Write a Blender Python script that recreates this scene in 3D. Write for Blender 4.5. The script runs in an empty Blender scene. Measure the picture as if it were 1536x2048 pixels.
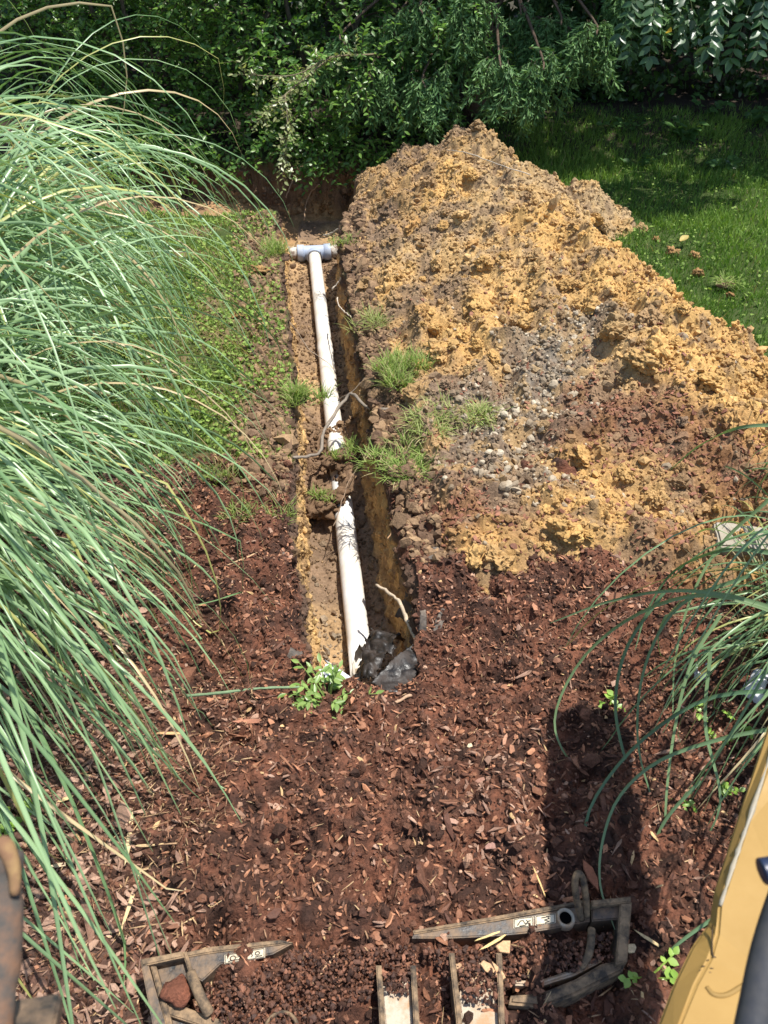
import bpy, bmesh, math, random
import numpy as np
from mathutils import Vector, Matrix

# ------------------------------------------------------------------ camera, world, sun, exposure
scene = bpy.context.scene
CAM_H, PITCH, FPX = 2.3, math.radians(40.9), 1538.0
cam_d = bpy.data.cameras.new('camera')
cam = bpy.data.objects.new('camera', cam_d)
scene.collection.objects.link(cam)
cam.location = (0, 0, CAM_H)
cam.rotation_euler = (math.pi / 2 - PITCH, 0, 0)
cam_d.sensor_fit = 'VERTICAL'
cam_d.sensor_height = 36.0
cam_d.lens = FPX * 36.0 / 2048.0
cam_d.clip_start, cam_d.clip_end = 0.05, 500
cam_d.dof.use_dof = True
cam_d.dof.focus_distance = 3.6
cam_d.dof.aperture_fstop = 7.5
scene.camera = cam

SUN_AZ, SUN_EL = math.radians(14), math.radians(73)      # azimuth from +x (right) towards +y (away)
sun_dir = Vector((math.cos(SUN_EL) * math.cos(SUN_AZ), math.cos(SUN_EL) * math.sin(SUN_AZ), math.sin(SUN_EL)))
world = bpy.data.worlds.new('World')
scene.world = world
world.use_nodes = True
wn = world.node_tree
bg = wn.nodes['Background']
sky = wn.nodes.new('ShaderNodeTexSky')
sky.sky_type = 'NISHITA'
sky.sun_disc = False
sky.sun_elevation = SUN_EL
sky.sun_rotation = math.pi / 2 - SUN_AZ
wn.links.new(sky.outputs[0], bg.inputs[0])
bg.inputs[1].default_value = 0.15
sl = bpy.data.lights.new('sun', 'SUN')
sl.energy, sl.angle, sl.color = 5.0, math.radians(0.5), (1.0, 0.965, 0.90)
so = bpy.data.objects.new('sun', sl)
scene.collection.objects.link(so)
so.rotation_euler = (-sun_dir).to_track_quat('-Z', 'Y').to_euler()
so.location = (4, 3, 9)
scene.view_settings.view_transform = 'Standard'
scene.view_settings.look = 'None'
scene.view_settings.exposure = 0.5
scene.view_settings.gamma = 1.0
scene.view_settings.use_curve_mapping = False
scene.cycles.max_bounces = 8
scene.cycles.transparent_max_bounces = 8

# ------------------------------------------------------------------ helpers
rng = np.random.default_rng(11)
random.seed(5)
COL = scene.collection
SP, CP = math.sin(PITCH), math.cos(PITCH)

def P(px, py, z=0.0):
    """pixel of the photograph -> point on the level z"""
    u, v = (px - 768) / FPX, (py - 1024) / FPX
    t = (CAM_H - z) / (SP + v * CP)
    return np.array([u * t, (CP - v * SP) * t, z])

def PD(px, py, depth):
    """pixel -> point at a depth along the optical axis"""
    u, v = (px - 768) / FPX, (py - 1024) / FPX
    return np.array([u * depth, (CP - v * SP) * depth, CAM_H - (SP + v * CP) * depth])

def proj(p):
    p = np.asarray(p, float)
    drop = CAM_H - p[..., 2]
    d = p[..., 1] * CP + drop * SP
    d = np.where(np.abs(d) < 1e-4, 1e-4, d)
    return 768 + FPX * p[..., 0] / d, 1024 + FPX * (drop * CP - p[..., 1] * SP) / d, d

def _h(ix, iy, iz):
    n = (ix.astype(np.int64) * 374761393 + iy.astype(np.int64) * 668265263 + iz.astype(np.int64) * 2147483647) & 0xffffffff
    n = ((n ^ (n >> 13)) * 1274126177) & 0xffffffff
    n = ((n ^ (n >> 16)) * 2246822519) & 0xffffffff
    return ((n ^ (n >> 15)) & 0xffffff) / float(0xffffff)

def noise(x, y, z=0.0):
    x, y, z = np.broadcast_arrays(np.asarray(x, float), np.asarray(y, float), np.asarray(z, float))
    x0, y0, z0 = np.floor(x), np.floor(y), np.floor(z)
    fx, fy, fz = x - x0, y - y0, z - z0
    fx, fy, fz = (f * f * f * (f * (f * 6 - 15) + 10) for f in (fx, fy, fz))
    r = 0
    for i in (0, 1):
        for j in (0, 1):
            for k in (0, 1):
                w = (fx if i else 1 - fx) * (fy if j else 1 - fy) * (fz if k else 1 - fz)
                r = r + w * _h(x0 + i, y0 + j, z0 + k)
    return r * 2 - 1

def fbm(x, y, z=0.0, o=4, g=0.5):
    a, s, r = 1.0, 1.0, 0.0
    for i in range(o):
        r = r + a * noise(np.asarray(x) * s + 17.3 * i, np.asarray(y) * s - 9.1 * i, np.asarray(z) * s + 3.7 * i)
        a *= g
        s *= 2.03
    return r

def billow(x, y, z=0.0, o=3, g=0.55):
    a, s, r = 1.0, 1.0, 0.0
    for i in range(o):
        r = r + a * (1 - 2.0 * np.abs(noise(np.asarray(x) * s + 31.3 * i, np.asarray(y) * s - 7.7 * i, np.asarray(z) * s)))
        a *= g
        s *= 2.1
    return r

def cell(x, y, seed=0):
    """distance to nearest jittered cell point (worley)"""
    x, y = np.asarray(x, float), np.asarray(y, float)
    x0, y0 = np.floor(x), np.floor(y)
    best = np.full(x.shape, 9.0)
    s = np.full(x.shape, float(seed))
    for i in (-1, 0, 1):
        for j in (-1, 0, 1):
            cx, cy = x0 + i, y0 + j
            dx = cx + _h(cx, cy, s) - x
            dy = cy + _h(cx, cy, s + 71) - y
            best = np.minimum(best, np.hypot(dx, dy))
    return best

def sstep(a, b, x):
    t = np.clip((x - a) / (b - a), 0, 1)
    return t * t * (3 - 2 * t)

def mixc(a, b, t):
    a, b, t = np.asarray(a, float), np.asarray(b, float), np.asarray(t, float)[..., None]
    return a * (1 - t) + b * t

def raw_mesh(name, v, faces, col=None, smooth=False):
    """faces: int array (M,k), or a list of such arrays"""
    if not isinstance(faces, (list, tuple)):
        faces = [faces]
    faces = [np.asarray(f, np.int32) for f in faces if len(f)]
    me = bpy.data.meshes.new(name)
    v = np.asarray(v, np.float32)
    me.vertices.add(len(v))
    me.vertices.foreach_set('co', v.ravel())
    nl = sum(f.size for f in faces)
    npoly = sum(len(f) for f in faces)
    me.loops.add(nl)
    me.loops.foreach_set('vertex_index', np.concatenate([f.ravel() for f in faces]))
    me.polygons.add(npoly)
    tot = np.concatenate([np.full(len(f), f.shape[1], np.int32) for f in faces])
    me.polygons.foreach_set('loop_start', np.concatenate([[0], np.cumsum(tot)[:-1]]).astype(np.int32))
    me.polygons.foreach_set('loop_total', tot)
    me.polygons.foreach_set('use_smooth', np.full(npoly, smooth))
    if col is not None:
        col = np.asarray(col, np.float32)
        if col.ndim == 1:
            col = np.repeat(col[None], len(v), 0)
        ca = me.color_attributes.new('Col', 'FLOAT_COLOR', 'POINT')
        ca.data.foreach_set('color', np.concatenate([col[:, :3], np.ones((len(v), 1), np.float32)], 1).ravel())
    me.update()
    me.validate()
    return me

def put(name, me, mat=None, parent=None, loc=(0, 0, 0), kind=None):
    o = bpy.data.objects.new(name, me)
    COL.objects.link(o)
    o.location = loc
    if mat is not None and me is not None and len(me.materials) == 0:
        me.materials.append(mat)
    if parent is not None:
        o.parent = parent
        o.matrix_parent_inverse = Matrix.Translation(-parent.location)
    if kind:
        o['kind'] = kind
    return o

def obj(name, v, faces, mat, col=None, parent=None, smooth=False, kind=None, origin=None):
    v = np.asarray(v, float)
    if origin is None:
        origin = np.array([(v[:, 0].min() + v[:, 0].max()) / 2, (v[:, 1].min() + v[:, 1].max()) / 2, v[:, 2].min()])
    me = raw_mesh(name, v - np.asarray(origin), faces, col, smooth)
    return put(name, me, mat, parent, tuple(float(c) for c in origin), kind)

def tag(o, label, cat, group=None):
    o['label'] = label
    o['category'] = cat
    if group:
        o['group'] = group
    return o

def thing(name, label, cat, loc, group=None):
    o = bpy.data.objects.new(name, None)
    o.empty_display_size = 0.1
    COL.objects.link(o)
    o.location = tuple(float(c) for c in loc)
    return tag(o, label, cat, group)

class MB:
    """collects shapes into one mesh"""
    def __init__(s):
        s.v, s.q, s.t, s.c, s.n = [], [], [], [], 0
    def add(s, v, quads=None, tris=None, col=None):
        v = np.asarray(v, float)
        s.v.append(v)
        if quads is not None and len(quads):
            s.q.append(np.asarray(quads, int) + s.n)
        if tris is not None and len(tris):
            s.t.append(np.asarray(tris, int) + s.n)
        c = np.asarray(col if col is not None else (0.5, 0.5, 0.5), float)
        s.c.append(np.repeat(c[None], len(v), 0) if c.ndim == 1 else c)
        s.n += len(v)
        return s
    def faces(s):
        f = []
        if s.q:
            f.append(np.concatenate(s.q))
        if s.t:
            f.append(np.concatenate(s.t))
        return f
    def build(s, name, mat, parent=None, smooth=False, kind=None, origin=None):
        return obj(name, np.concatenate(s.v), s.faces(), mat, np.concatenate(s.c), parent, smooth, kind, origin)

def frames(pts):
    pts = np.asarray(pts, float)
    t = np.gradient(pts, axis=0)
    t /= np.linalg.norm(t, axis=1)[:, None] + 1e-12
    up = np.array([0, 0, 1.0]) if abs(t[0, 2]) < 0.9 else np.array([1.0, 0, 0])
    n = np.zeros_like(pts)
    n[0] = up - t[0] * up.dot(t[0])
    n[0] /= np.linalg.norm(n[0])
    for i in range(1, len(pts)):
        q = n[i - 1] - t[i] * n[i - 1].dot(t[i])
        n[i] = q / (np.linalg.norm(q) + 1e-12)
    return t, n, np.cross(t, n)

def tube(pts, rad, sides=6, cap=True):
    pts = np.asarray(pts, float)
    m = len(pts)
    rad = np.broadcast_to(np.asarray(rad, float), (m,))
    t, n, b = frames(pts)
    a = np.linspace(0, 2 * math.pi, sides, endpoint=False)
    v = pts[:, None] + rad[:, None, None] * (np.cos(a)[None, :, None] * n[:, None] + np.sin(a)[None, :, None] * b[:, None])
    v = v.reshape(-1, 3)
    i = np.arange(m - 1)[:, None] * sides
    j = np.arange(sides)[None]
    k = (j + 1) % sides
    q = np.stack([i + j, i + k, i + sides + k, i + sides + j], -1).reshape(-1, 4)
    tr = np.zeros((0, 3), int)
    if cap:
        v = np.concatenate([v, pts[:1], pts[-1:]])
        c0, c1 = m * sides, m * sides + 1
        jj = np.arange(sides)
        kk = (jj + 1) % sides
        tr = np.concatenate([np.stack([np.full(sides, c0), kk, jj], 1),
                             np.stack([np.full(sides, c1), (m - 1) * sides + jj, (m - 1) * sides + kk], 1)])
    return v, q, tr

def smooth_path(pts, n=24):
    """Catmull-Rom through the points"""
    p = np.asarray(pts, float)
    p = np.concatenate([[2 * p[0] - p[1]], p, [2 * p[-1] - p[-2]]])
    out = []
    segs = len(p) - 3
    per = max(2, n // segs)
    for i in range(segs):
        for t in np.linspace(0, 1, per, endpoint=False):
            a, b, c, d = p[i:i + 4]
            out.append(0.5 * (2 * b + (c - a) * t + (2 * a - 5 * b + 4 * c - d) * t * t + (3 * b - a - 3 * c + d) * t ** 3))
    out.append(p[-2])
    return np.array(out)

BOXQ = np.array([[0, 3, 2, 1], [4, 5, 6, 7], [0, 1, 5, 4], [1, 2, 6, 5], [2, 3, 7, 6], [3, 0, 4, 7]])

def rot_rand(n, flat=None, tilt=0.5):
    """n rotation matrices; with flat, mostly a turn about z plus a tilt"""
    if flat is None:
        q = rng.normal(size=(n, 4))
        q /= np.linalg.norm(q, axis=1)[:, None]
        w, x, y, z = q.T
        return np.stack([np.stack([1 - 2 * (y * y + z * z), 2 * (x * y - z * w), 2 * (x * z + y * w)], -1),
                         np.stack([2 * (x * y + z * w), 1 - 2 * (x * x + z * z), 2 * (y * z - x * w)], -1),
                         np.stack([2 * (x * z - y * w), 2 * (y * z + x * w), 1 - 2 * (x * x + y * y)], -1)], 1)
    a = rng.uniform(0, 2 * math.pi, n)
    e = rng.normal(0, tilt, n)
    f = rng.normal(0, tilt, n)
    return euler_m(f, e, a)

def euler_m(rx, ry, rz):
    rx, ry, rz = np.broadcast_arrays(np.asarray(rx, float), np.asarray(ry, float), np.asarray(rz, float))
    z, o = np.zeros_like(rx), np.ones_like(rx)
    X = np.stack([np.stack([o, z, z], -1), np.stack([z, np.cos(rx), -np.sin(rx)], -1), np.stack([z, np.sin(rx), np.cos(rx)], -1)], -2)
    Y = np.stack([np.stack([np.cos(ry), z, np.sin(ry)], -1), np.stack([z, o, z], -1), np.stack([-np.sin(ry), z, np.cos(ry)], -1)], -2)
    Z = np.stack([np.stack([np.cos(rz), -np.sin(rz), z], -1), np.stack([np.sin(rz), np.cos(rz), z], -1), np.stack([z, z, o], -1)], -2)
    return Z @ Y @ X

def frame_m(xdir, zhint):
    """rotation with local x along xdir and local z near zhint"""
    x = xdir / (np.linalg.norm(xdir, axis=-1, keepdims=True) + 1e-12)
    y = np.cross(zhint, x)
    y /= np.linalg.norm(y, axis=-1, keepdims=True) + 1e-12
    z = np.cross(x, y)
    return np.stack([x, y, z], -1)

def scatter(parent, piece, stuff, temps, ti, R, S, T, col, mat, n_ind=300, smooth=False, prefer=None, tint=True):
    """many small pieces: the largest in view become objects that share meshes, the rest one mesh"""
    n = len(T)
    S = np.asarray(S, float)
    if S.ndim == 1:
        S = np.repeat(S[:, None], 3, 1)
    M = R * S[:, None, :]
    px, py, d = proj(T)
    size = S.max(1) / np.maximum(d, 0.2)
    score = np.where((px > 10) & (px < 1526) & (py > 10) & (py < 2038) & (d > 0.3), size, -1)
    if prefer is not None:
        score = score * prefer
    order = np.argsort(-score)
    ind = order[:n_ind]
    ind = ind[score[ind] > 0]
    if n_ind:
        nb = 10
        lum = col[ind].mean(1)
        rank = np.argsort(np.argsort(lum)) * nb // max(1, len(ind))
        cache = {}
        for i, b in zip(ind, rank):
            key = (int(ti[i]), int(b))
            if key not in cache:
                tv, tf = temps[key[0]]
                me = raw_mesh(piece, tv, tf, col[i], smooth)
                me.materials.append(mat)
                cache[key] = me
            o = bpy.data.objects.new(piece, cache[key])
            COL.objects.link(o)
            o.parent = parent
            m = Matrix([list(M[i, r]) + [T[i, r]] for r in range(3)] + [[0, 0, 0, 1]])
            o.matrix_parent_inverse = Matrix.Translation(-parent.location)
            o.matrix_basis = m
    rest = np.ones(n, bool)
    rest[ind] = False
    V, F, C, off = [], {}, [], 0
    for k, (tv, tf) in enumerate(temps):
        sel = np.where(rest & (ti == k))[0]
        if not len(sel):
            continue
        v = np.einsum('nij,vj->nvi', M[sel], tv) + T[sel][:, None]
        V.append(v.reshape(-1, 3))
        c = np.repeat(col[sel][:, None], len(tv), 1)
        C.append(c.reshape(-1, 3))
        tf = tf if isinstance(tf, (list, tuple)) else [tf]
        for f in tf:
            ff = (np.asarray(f)[None] + (off + np.arange(len(sel)) * len(tv))[:, None, None]).reshape(-1, f.shape[1])
            F.setdefault(f.shape[1], []).append(ff)
        off += len(sel) * len(tv)
    if V:
        V = np.concatenate(V)
        return obj(stuff, V, [np.concatenate(f) for f in F.values()], mat, np.concatenate(C), parent, smooth, 'stuff')

# ------------------------------------------------------------------ materials
def nodes_of(m):
    m.use_nodes = True
    nt = m.node_tree
    return nt, nt.nodes['Principled BSDF']

def mat_attr(name, rough=0.9, spec=0.25, scale=60.0, var=0.35, bump=0.4, dist=0.01, scale2=9.0, var2=0.2, detail=6.0, gloss_var=0.0):
    """colour attribute broken up by two noises, with fine relief"""
    m = bpy.data.materials.new(name)
    nt, b = nodes_of(m)
    L = nt.links.new
    at = nt.nodes.new('ShaderNodeAttribute')
    at.attribute_name = 'Col'
    geo = nt.nodes.new('ShaderNodeNewGeometry')
    n1 = nt.nodes.new('ShaderNodeTexNoise')
    n1.inputs['Scale'].default_value = scale
    n1.inputs['Detail'].default_value = detail
    n1.inputs['Roughness'].default_value = 0.65
    n2 = nt.nodes.new('ShaderNodeTexNoise')
    n2.inputs['Scale'].default_value = scale2
    n2.inputs['Detail'].default_value = 4
    L(geo.outputs['Position'], n1.inputs['Vector'])
    L(geo.outputs['Position'], n2.inputs['Vector'])
    def rng_(nd, v):
        r = nt.nodes.new('ShaderNodeMapRange')
        r.inputs['From Min'].default_value = 0.25
        r.inputs['From Max'].default_value = 0.75
        r.inputs['To Min'].default_value = 1 - v
        r.inputs['To Max'].default_value = 1 + v
        L(nd.outputs['Fac'], r.inputs['Value'])
        return r
    r1, r2 = rng_(n1, var), rng_(n2, var2)
    mu = nt.nodes.new('ShaderNodeMath')
    mu.operation = 'MULTIPLY'
    L(r1.outputs[0], mu.inputs[0])
    L(r2.outputs[0], mu.inputs[1])
    vm = nt.nodes.new('ShaderNodeVectorMath')
    vm.operation = 'SCALE'
    L(at.outputs['Color'], vm.inputs[0])
    L(mu.outputs[0], vm.inputs['Scale'])
    L(vm.outputs[0], b.inputs['Base Color'])
    b.inputs['Roughness'].default_value = rough
    b.inputs['Specular IOR Level'].default_value = spec
    if gloss_var:
        rr = nt.nodes.new('ShaderNodeMapRange')
        rr.inputs['From Min'].default_value = 0.35
        rr.inputs['From Max'].default_value = 0.65
        rr.inputs['To Min'].default_value = rough - gloss_var
        rr.inputs['To Max'].default_value = min(1, rough + gloss_var)
        L(n2.outputs['Fac'], rr.inputs['Value'])
        L(rr.outputs[0], b.inputs['Roughness'])
    if bump:
        bp = nt.nodes.new('ShaderNodeBump')
        bp.inputs['Strength'].default_value = bump
        bp.inputs['Distance'].default_value = dist
        L(n1.outputs['Fac'], bp.inputs['Height'])
        L(bp.outputs[0], b.inputs['Normal'])
    return m

def mat_leaf(name, rough=0.45, trans=0.3, var=0.2, spec=0.4, scale=25.0):
    m = bpy.data.materials.new(name)
    nt, b = nodes_of(m)
    L = nt.links.new
    at = nt.nodes.new('ShaderNodeAttribute')
    at.attribute_name = 'Col'
    geo = nt.nodes.new('ShaderNodeNewGeometry')
    n1 = nt.nodes.new('ShaderNodeTexNoise')
    n1.inputs['Scale'].default_value = scale
    n1.inputs['Detail'].default_value = 3
    L(geo.outputs['Position'], n1.inputs['Vector'])
    r = nt.nodes.new('ShaderNodeMapRange')
    r.inputs['From Min'].default_value = 0.3
    r.inputs['From Max'].default_value = 0.7
    r.inputs['To Min'].default_value = 1 - var
    r.inputs['To Max'].default_value = 1 + var
    L(n1.outputs['Fac'], r.inputs['Value'])
    vm = nt.nodes.new('ShaderNodeVectorMath')
    vm.operation = 'SCALE'
    L(at.outputs['Color'], vm.inputs[0])
    L(r.outputs[0], vm.inputs['Scale'])
    L(vm.outputs[0], b.inputs['Base Color'])
    b.inputs['Roughness'].default_value = rough
    b.inputs['Specular IOR Level'].default_value = spec
    tr = nt.nodes.new('ShaderNodeBsdfTranslucent')
    hs = nt.nodes.new('ShaderNodeVectorMath')
    hs.operation = 'MULTIPLY'
    hs.inputs[1].default_value = (1.25, 1.35, 0.6)
    L(vm.outputs[0], hs.inputs[0])
    L(hs.outputs[0], tr.inputs['Color'])
    mx = nt.nodes.new('ShaderNodeMixShader')
    mx.inputs[0].default_value = trans
    L(b.outputs[0], mx.inputs[1])
    L(tr.outputs[0], mx.inputs[2])
    L(mx.outputs[0], nt.nodes['Material Output'].inputs[0])
    return m

M_SOIL = mat_attr('soil', 0.95, 0.15, 90, 0.35, 0.6, 0.012, 7, 0.22)
M_CLOD = mat_attr('clay_clods', 0.95, 0.12, 110, 0.35, 0.7, 0.008, 14, 0.2)
M_WALL = mat_attr('trench_clay', 0.9, 0.2, 70, 0.35, 0.5, 0.012, 6, 0.28)
M_MULCH = mat_attr('bark_mulch', 0.85, 0.3, 130, 0.5, 0.8, 0.01, 16, 0.3, gloss_var=0.15)
M_CHIP = mat_attr('bark', 0.7, 0.4, 220, 0.35, 0.5, 0.003, 30, 0.2)
M_STONE = mat_attr('gravel', 0.8, 0.3, 150, 0.25, 0.3, 0.004, 25, 0.2)
M_WOOD = mat_attr('dry_wood', 0.75, 0.3, 160, 0.3, 0.4, 0.003, 20, 0.2)
M_GRASS = mat_leaf('grass', 0.62, 0.3, 0.25, 0.2)
M_BLADE = mat_leaf('pampas_blade', 0.34, 0.22, 0.12, 0.5, 8)
M_LEAF = mat_leaf('shrub_leaf', 0.36, 0.33, 0.2, 0.5)
M_NEEDLE = mat_leaf('cedar_needle', 0.6, 0.15, 0.25, 0.3)
M_BARK = mat_attr('tree_bark', 0.95, 0.15, 40, 0.4, 0.8, 0.02, 6, 0.25)

# ------------------------------------------------------------------ the lie of the land
CLAY = np.array((0.50, 0.305, 0.11)); CLAY2 = np.array((0.46, 0.325, 0.165)); SOILB = np.array((0.225, 0.15, 0.095))
SOILD = np.array((0.10, 0.062, 0.042)); MULD = np.array((0.048, 0.022, 0.014)); MULR = np.array((0.16, 0.063, 0.035))
GREY = np.array((0.30, 0.255, 0.20))

_L = np.array([P(*q) for q in ((625, 1352), (600, 1280), (590, 1160), (570, 1060), (577, 950), (583, 850), (578, 760), (570, 640), (556, 520), (545, 450))])
_R = np.array([P(*q) for q in ((850, 1310), (838, 1240), (822, 1150), (792, 1050), (772, 950), (752, 850), (728, 740), (706, 640), (694, 560), (690, 470))])
Y_NEAR, Y_C0, Y_C1 = 1.70, 6.42, 7.62

def xL(y):
    return np.interp(y, _L[:, 1], _L[:, 0]) + 0.018 * fbm(np.asarray(y) * 4.1, 3.3, o=3)
def xR(y):
    return np.interp(y, _R[:, 1], _R[:, 0]) + 0.018 * fbm(np.asarray(y) * 3.7, 8.1, o=3)

RIDGE = np.array([(0.55, 7.35, .32), (.74, 6.85, .47), (.92, 6.35, .46), (1.12, 5.75, .40), (1.33, 5.2, .38), (1.48, 4.6, .37),
                  (1.55, 4.0, .34), (1.66, 3.4, .29), (1.80, 2.9, .22), (1.9, 2.3, .10)])[::-1]

def heap_h(x, y, lumps=True):
    """height of the spoil heap, negative outside it"""
    x, y = np.asarray(x, float), np.asarray(y, float)
    xr = np.interp(y, RIDGE[:, 1], RIDGE[:, 0]) + 0.12 * noise(y * 1.3, 5.5)
    H = np.interp(y, RIDGE[:, 1], RIDGE[:, 2])
    left = xR(y) + 0.03
    wl = np.maximum(xr - left, 0.3)
    front = sstep(4.0, 2.6, y)
    wl = wl * (1 - front) + np.maximum(xr - 0.33, 0.3) * front
    wr = np.interp(y, [2.2, 3.2, 4.2, 5.3, 6.3, 7.3], [2.2, 1.15, .62, .5, .75, .6]) + 0.12 * noise(y * 2.1, 1.5)
    d = np.where(x < xr, (xr - x) / wl, (x - xr) / wr)
    e = np.where(x < xr, 1.25, 1.35)
    prof = 1 - np.clip(d, 0, 2) ** e
    h = H * prof
    # a second, lower tip behind on the right
    h2 = 0.30 - np.hypot((x - 1.55) / 1.0, (y - 6.15) / 0.8) * 0.62
    h = np.maximum(h, h2)
    h = np.maximum(h, 0.17 * sstep(4.3, 3.4, y) * sstep(0.02, 0.30, x - xR(y)) * sstep(3.3, 2.4, x) - 0.07)
    endf = sstep(2.0, 2.45, y + 0.12 * noise(x * 3, 4.4)) * sstep(7.75, 7.2, y)
    h = h * endf - (1 - endf) * 0.06
    if lumps:
        k = np.clip(h / 0.08, 0, 1)
        h = h + k * (0.055 * billow(x * 2.7, y * 2.7, o=2) + 0.03 * fbm(x * 4.5, y * 4.5, 6.0, o=2) + 0.03 * fbm(x * 8, y * 8, o=2)
                     + 0.026 * (0.45 - cell(x * 8, y * 8, 3)) + 0.013 * (0.45 - cell(x * 24, y * 24, 5)) + 0.010 * fbm(x * 40, y * 40, o=3, g=.6))
    return h - 12.0 * np.clip(xR(y) + 0.055 + 0.02 * noise(y * 13, 7.0) - x, 0, 0.2)

def mulch_mask(x, y):
    """1 in the mulch bed, 0 on the lawn"""
    edge = np.where(x < -0.3, 2.92 + 0.12 * np.clip(-0.5 - x, -1, 2), 3.1)
    return sstep(0.10, -0.10, y - edge + 0.16 * fbm(x * 3, y * 3, o=3))

def surf_z(x, y):
    """undisturbed surface: lawn, mulch, bank"""
    m = mulch_mask(x, y)
    lump = 0.036 * billow(x * 4.2, y * 4.2, o=2) + 0.028 * fbm(x * 13, y * 13, o=3) + 0.024 * (0.45 - cell(x * 11, y * 11, 2)) + 0.014 * (0.45 - cell(x * 30, y * 30)) + 0.006 * fbm(x * 70, y * 70, o=2)
    flat = sstep(-0.55, -1.0, x + 0.25 * np.clip(y - 1.2, -1, 1))       # the old bed under the pampas is flatter
    z = m * (lump * (1 - 0.6 * flat) + 0.02)
    mound = (0.19 + 0.05 * np.exp(-((x + .05) / .35) ** 2 - ((y - 1.15) / .3) ** 2)) * sstep(1.75, 0.95, y) * sstep(-1.0, -0.35, x) * sstep(1.35, 0.75, x)
    z = z + mound * m
    z = z + 0.03 * m * sstep(0.05, 0.35, x) * sstep(1.6, 0.9, x) * sstep(1.5, 1.8, y) * sstep(2.5, 2.1, y)
    g = (1 - m)
    z = z + g * (0.02 * fbm(x * 2.2, y * 2.2, o=3) + 0.008 * fbm(x * 20, y * 20, o=2))
    # soft broken shoulder along the left rim
    dl = xL(y) - x
    z = z + g * np.exp(-((dl - 0.06) / 0.09) ** 2) * 0.02 * fbm(x * 9, y * 9, 2.0, o=3)
    z = z + 0.10 * sstep(7.6, 8.6, y) + 0.04 * sstep(7.6, 9.5, y) * fbm(x * 1.1, y * 1.1)
    return z

def trench_w(x, y):
    """0 outside, 1 on the floor"""
    t = (x - xL(y)) / (xR(y) - xL(y))
    w = sstep(0.0, 0.15, t) * sstep(1.0, 0.85, t) * sstep(Y_NEAR - 0.03, Y_NEAR + 0.05, y) * sstep(Y_C1 + 0.04, Y_C1 - 0.06, y)
    return np.where((t < 0) | (t > 1), 0, w)

def cross_w(x, y):
    yy = y + 0.09 * noise(x * 2.6, 2.2) + 0.04 * noise(x * 9, 2.2)
    w = sstep(Y_C0 - 0.02, Y_C0 + 0.06, yy) * sstep(Y_C1 + 0.05, Y_C1 - 0.05, yy)
    return w * sstep(-3.0, -2.0, x) * sstep(1.4, 0.9, x)

def ground_z(x, y):
    z = surf_z(x, y)
    w1, w2 = trench_w(x, y), cross_w(x, y)
    t = (x - xL(y)) / (xR(y) - xL(y))
    floor = -0.485 + 0.02 * fbm(x * 5, y * 5, 9.0, o=3) + 0.010 * (0.45 - cell(x * 20, y * 20, 8)) + 0.006 * fbm(x * 45, y * 45, 2.0, o=2) + 0.09 * np.clip(np.abs(t - 0.5) - 0.22, 0, 1) ** 1.0
    floor = floor + 0.05 * np.clip(0.3 - t, 0, 1) + 0.10 * sstep(2.2, 1.75, y)
    # slump of fallen soil across the pipe
    floor = floor + 0.17 * np.exp(-((y - 3.36) / 0.11) ** 2) * (0.75 + 0.5 * noise(x * 6, y * 6)) + 0.22 * np.exp(-((y - 3.84) / 0.10) ** 2) * (0.75 + 0.45 * noise(x * 7, y * 5, 3))
    fl2 = -0.48 + 0.20 * sstep(-1.0, -1.5, x) + 0.03 * fbm(x * 6, y * 6, 4.0, o=3)
    z1 = z * (1 - w1) + floor * w1
    z2 = z * (1 - w2) + fl2 * w2
    return np.where(w1 >= w2, np.minimum(z1, z), np.minimum(z2, np.where(w1 > 0, z1, z2)))

# grid lines, packed closely where the walls stand
def grow(a, b, d0, d1):
    out, x = [a], a
    while x < b:
        f = (x - a) / (b - a)
        x += d0 * (d1 / d0) ** f
        out.append(min(x, b))
    return np.array(out)
ys = np.unique(np.concatenate([np.arange(-0.6, 0.45, 0.06), grow(0.45, 2.4, 0.010, 0.0115), grow(2.4, 4.4, 0.0115, 0.016), grow(4.4, 7.9, 0.016, 0.026),
                               grow(7.9, 13.0, 0.03, 0.25), np.linspace(Y_NEAR - 0.03, Y_NEAR + 0.06, 14), np.linspace(Y_C0 - 0.04, Y_C0 + 0.08, 10),
                               np.linspace(Y_C1 - 0.09, Y_C1 + 0.08, 26)]).round(4))
dl = np.concatenate([grow(0, 1.35, 0.0115, 0.013), grow(1.35, 6.0, 0.02, 0.3)[1:]])[::-1]
dr = np.concatenate([grow(0, 0.5, 0.0115, 0.013), grow(0.5, 1.7, 0.014, 0.016)[1:], grow(1.7, 6.5, 0.025, 0.35)[1:]])
_zz = np.linspace(0, 1, 30)
_w = 0.15 * (0.5 - np.sin(np.arcsin(1 - 2 * _zz) / 3))
tt = np.concatenate([_w, np.linspace(0.15, 0.85, 34)[1:-1], (1 - _w)[::-1]])
nc = len(dl) + len(tt) - 1 + len(dr) - 1
Yg = np.repeat(ys[:, None], nc, 1)
l_, r_ = xL(ys)[:, None], xR(ys)[:, None]
Xg = np.concatenate([l_ - dl[None], l_ + (r_ - l_) * tt[None, 1:], r_ + dr[None, 1:]], 1)
Zg = ground_z(Xg, Yg)
sz = surf_z(Xg, Yg)
depth = sz - Zg
W1, W2 = trench_w(Xg, Yg), cross_w(Xg, Yg)
inw = np.clip(depth / 0.05, 0, 1)
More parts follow.
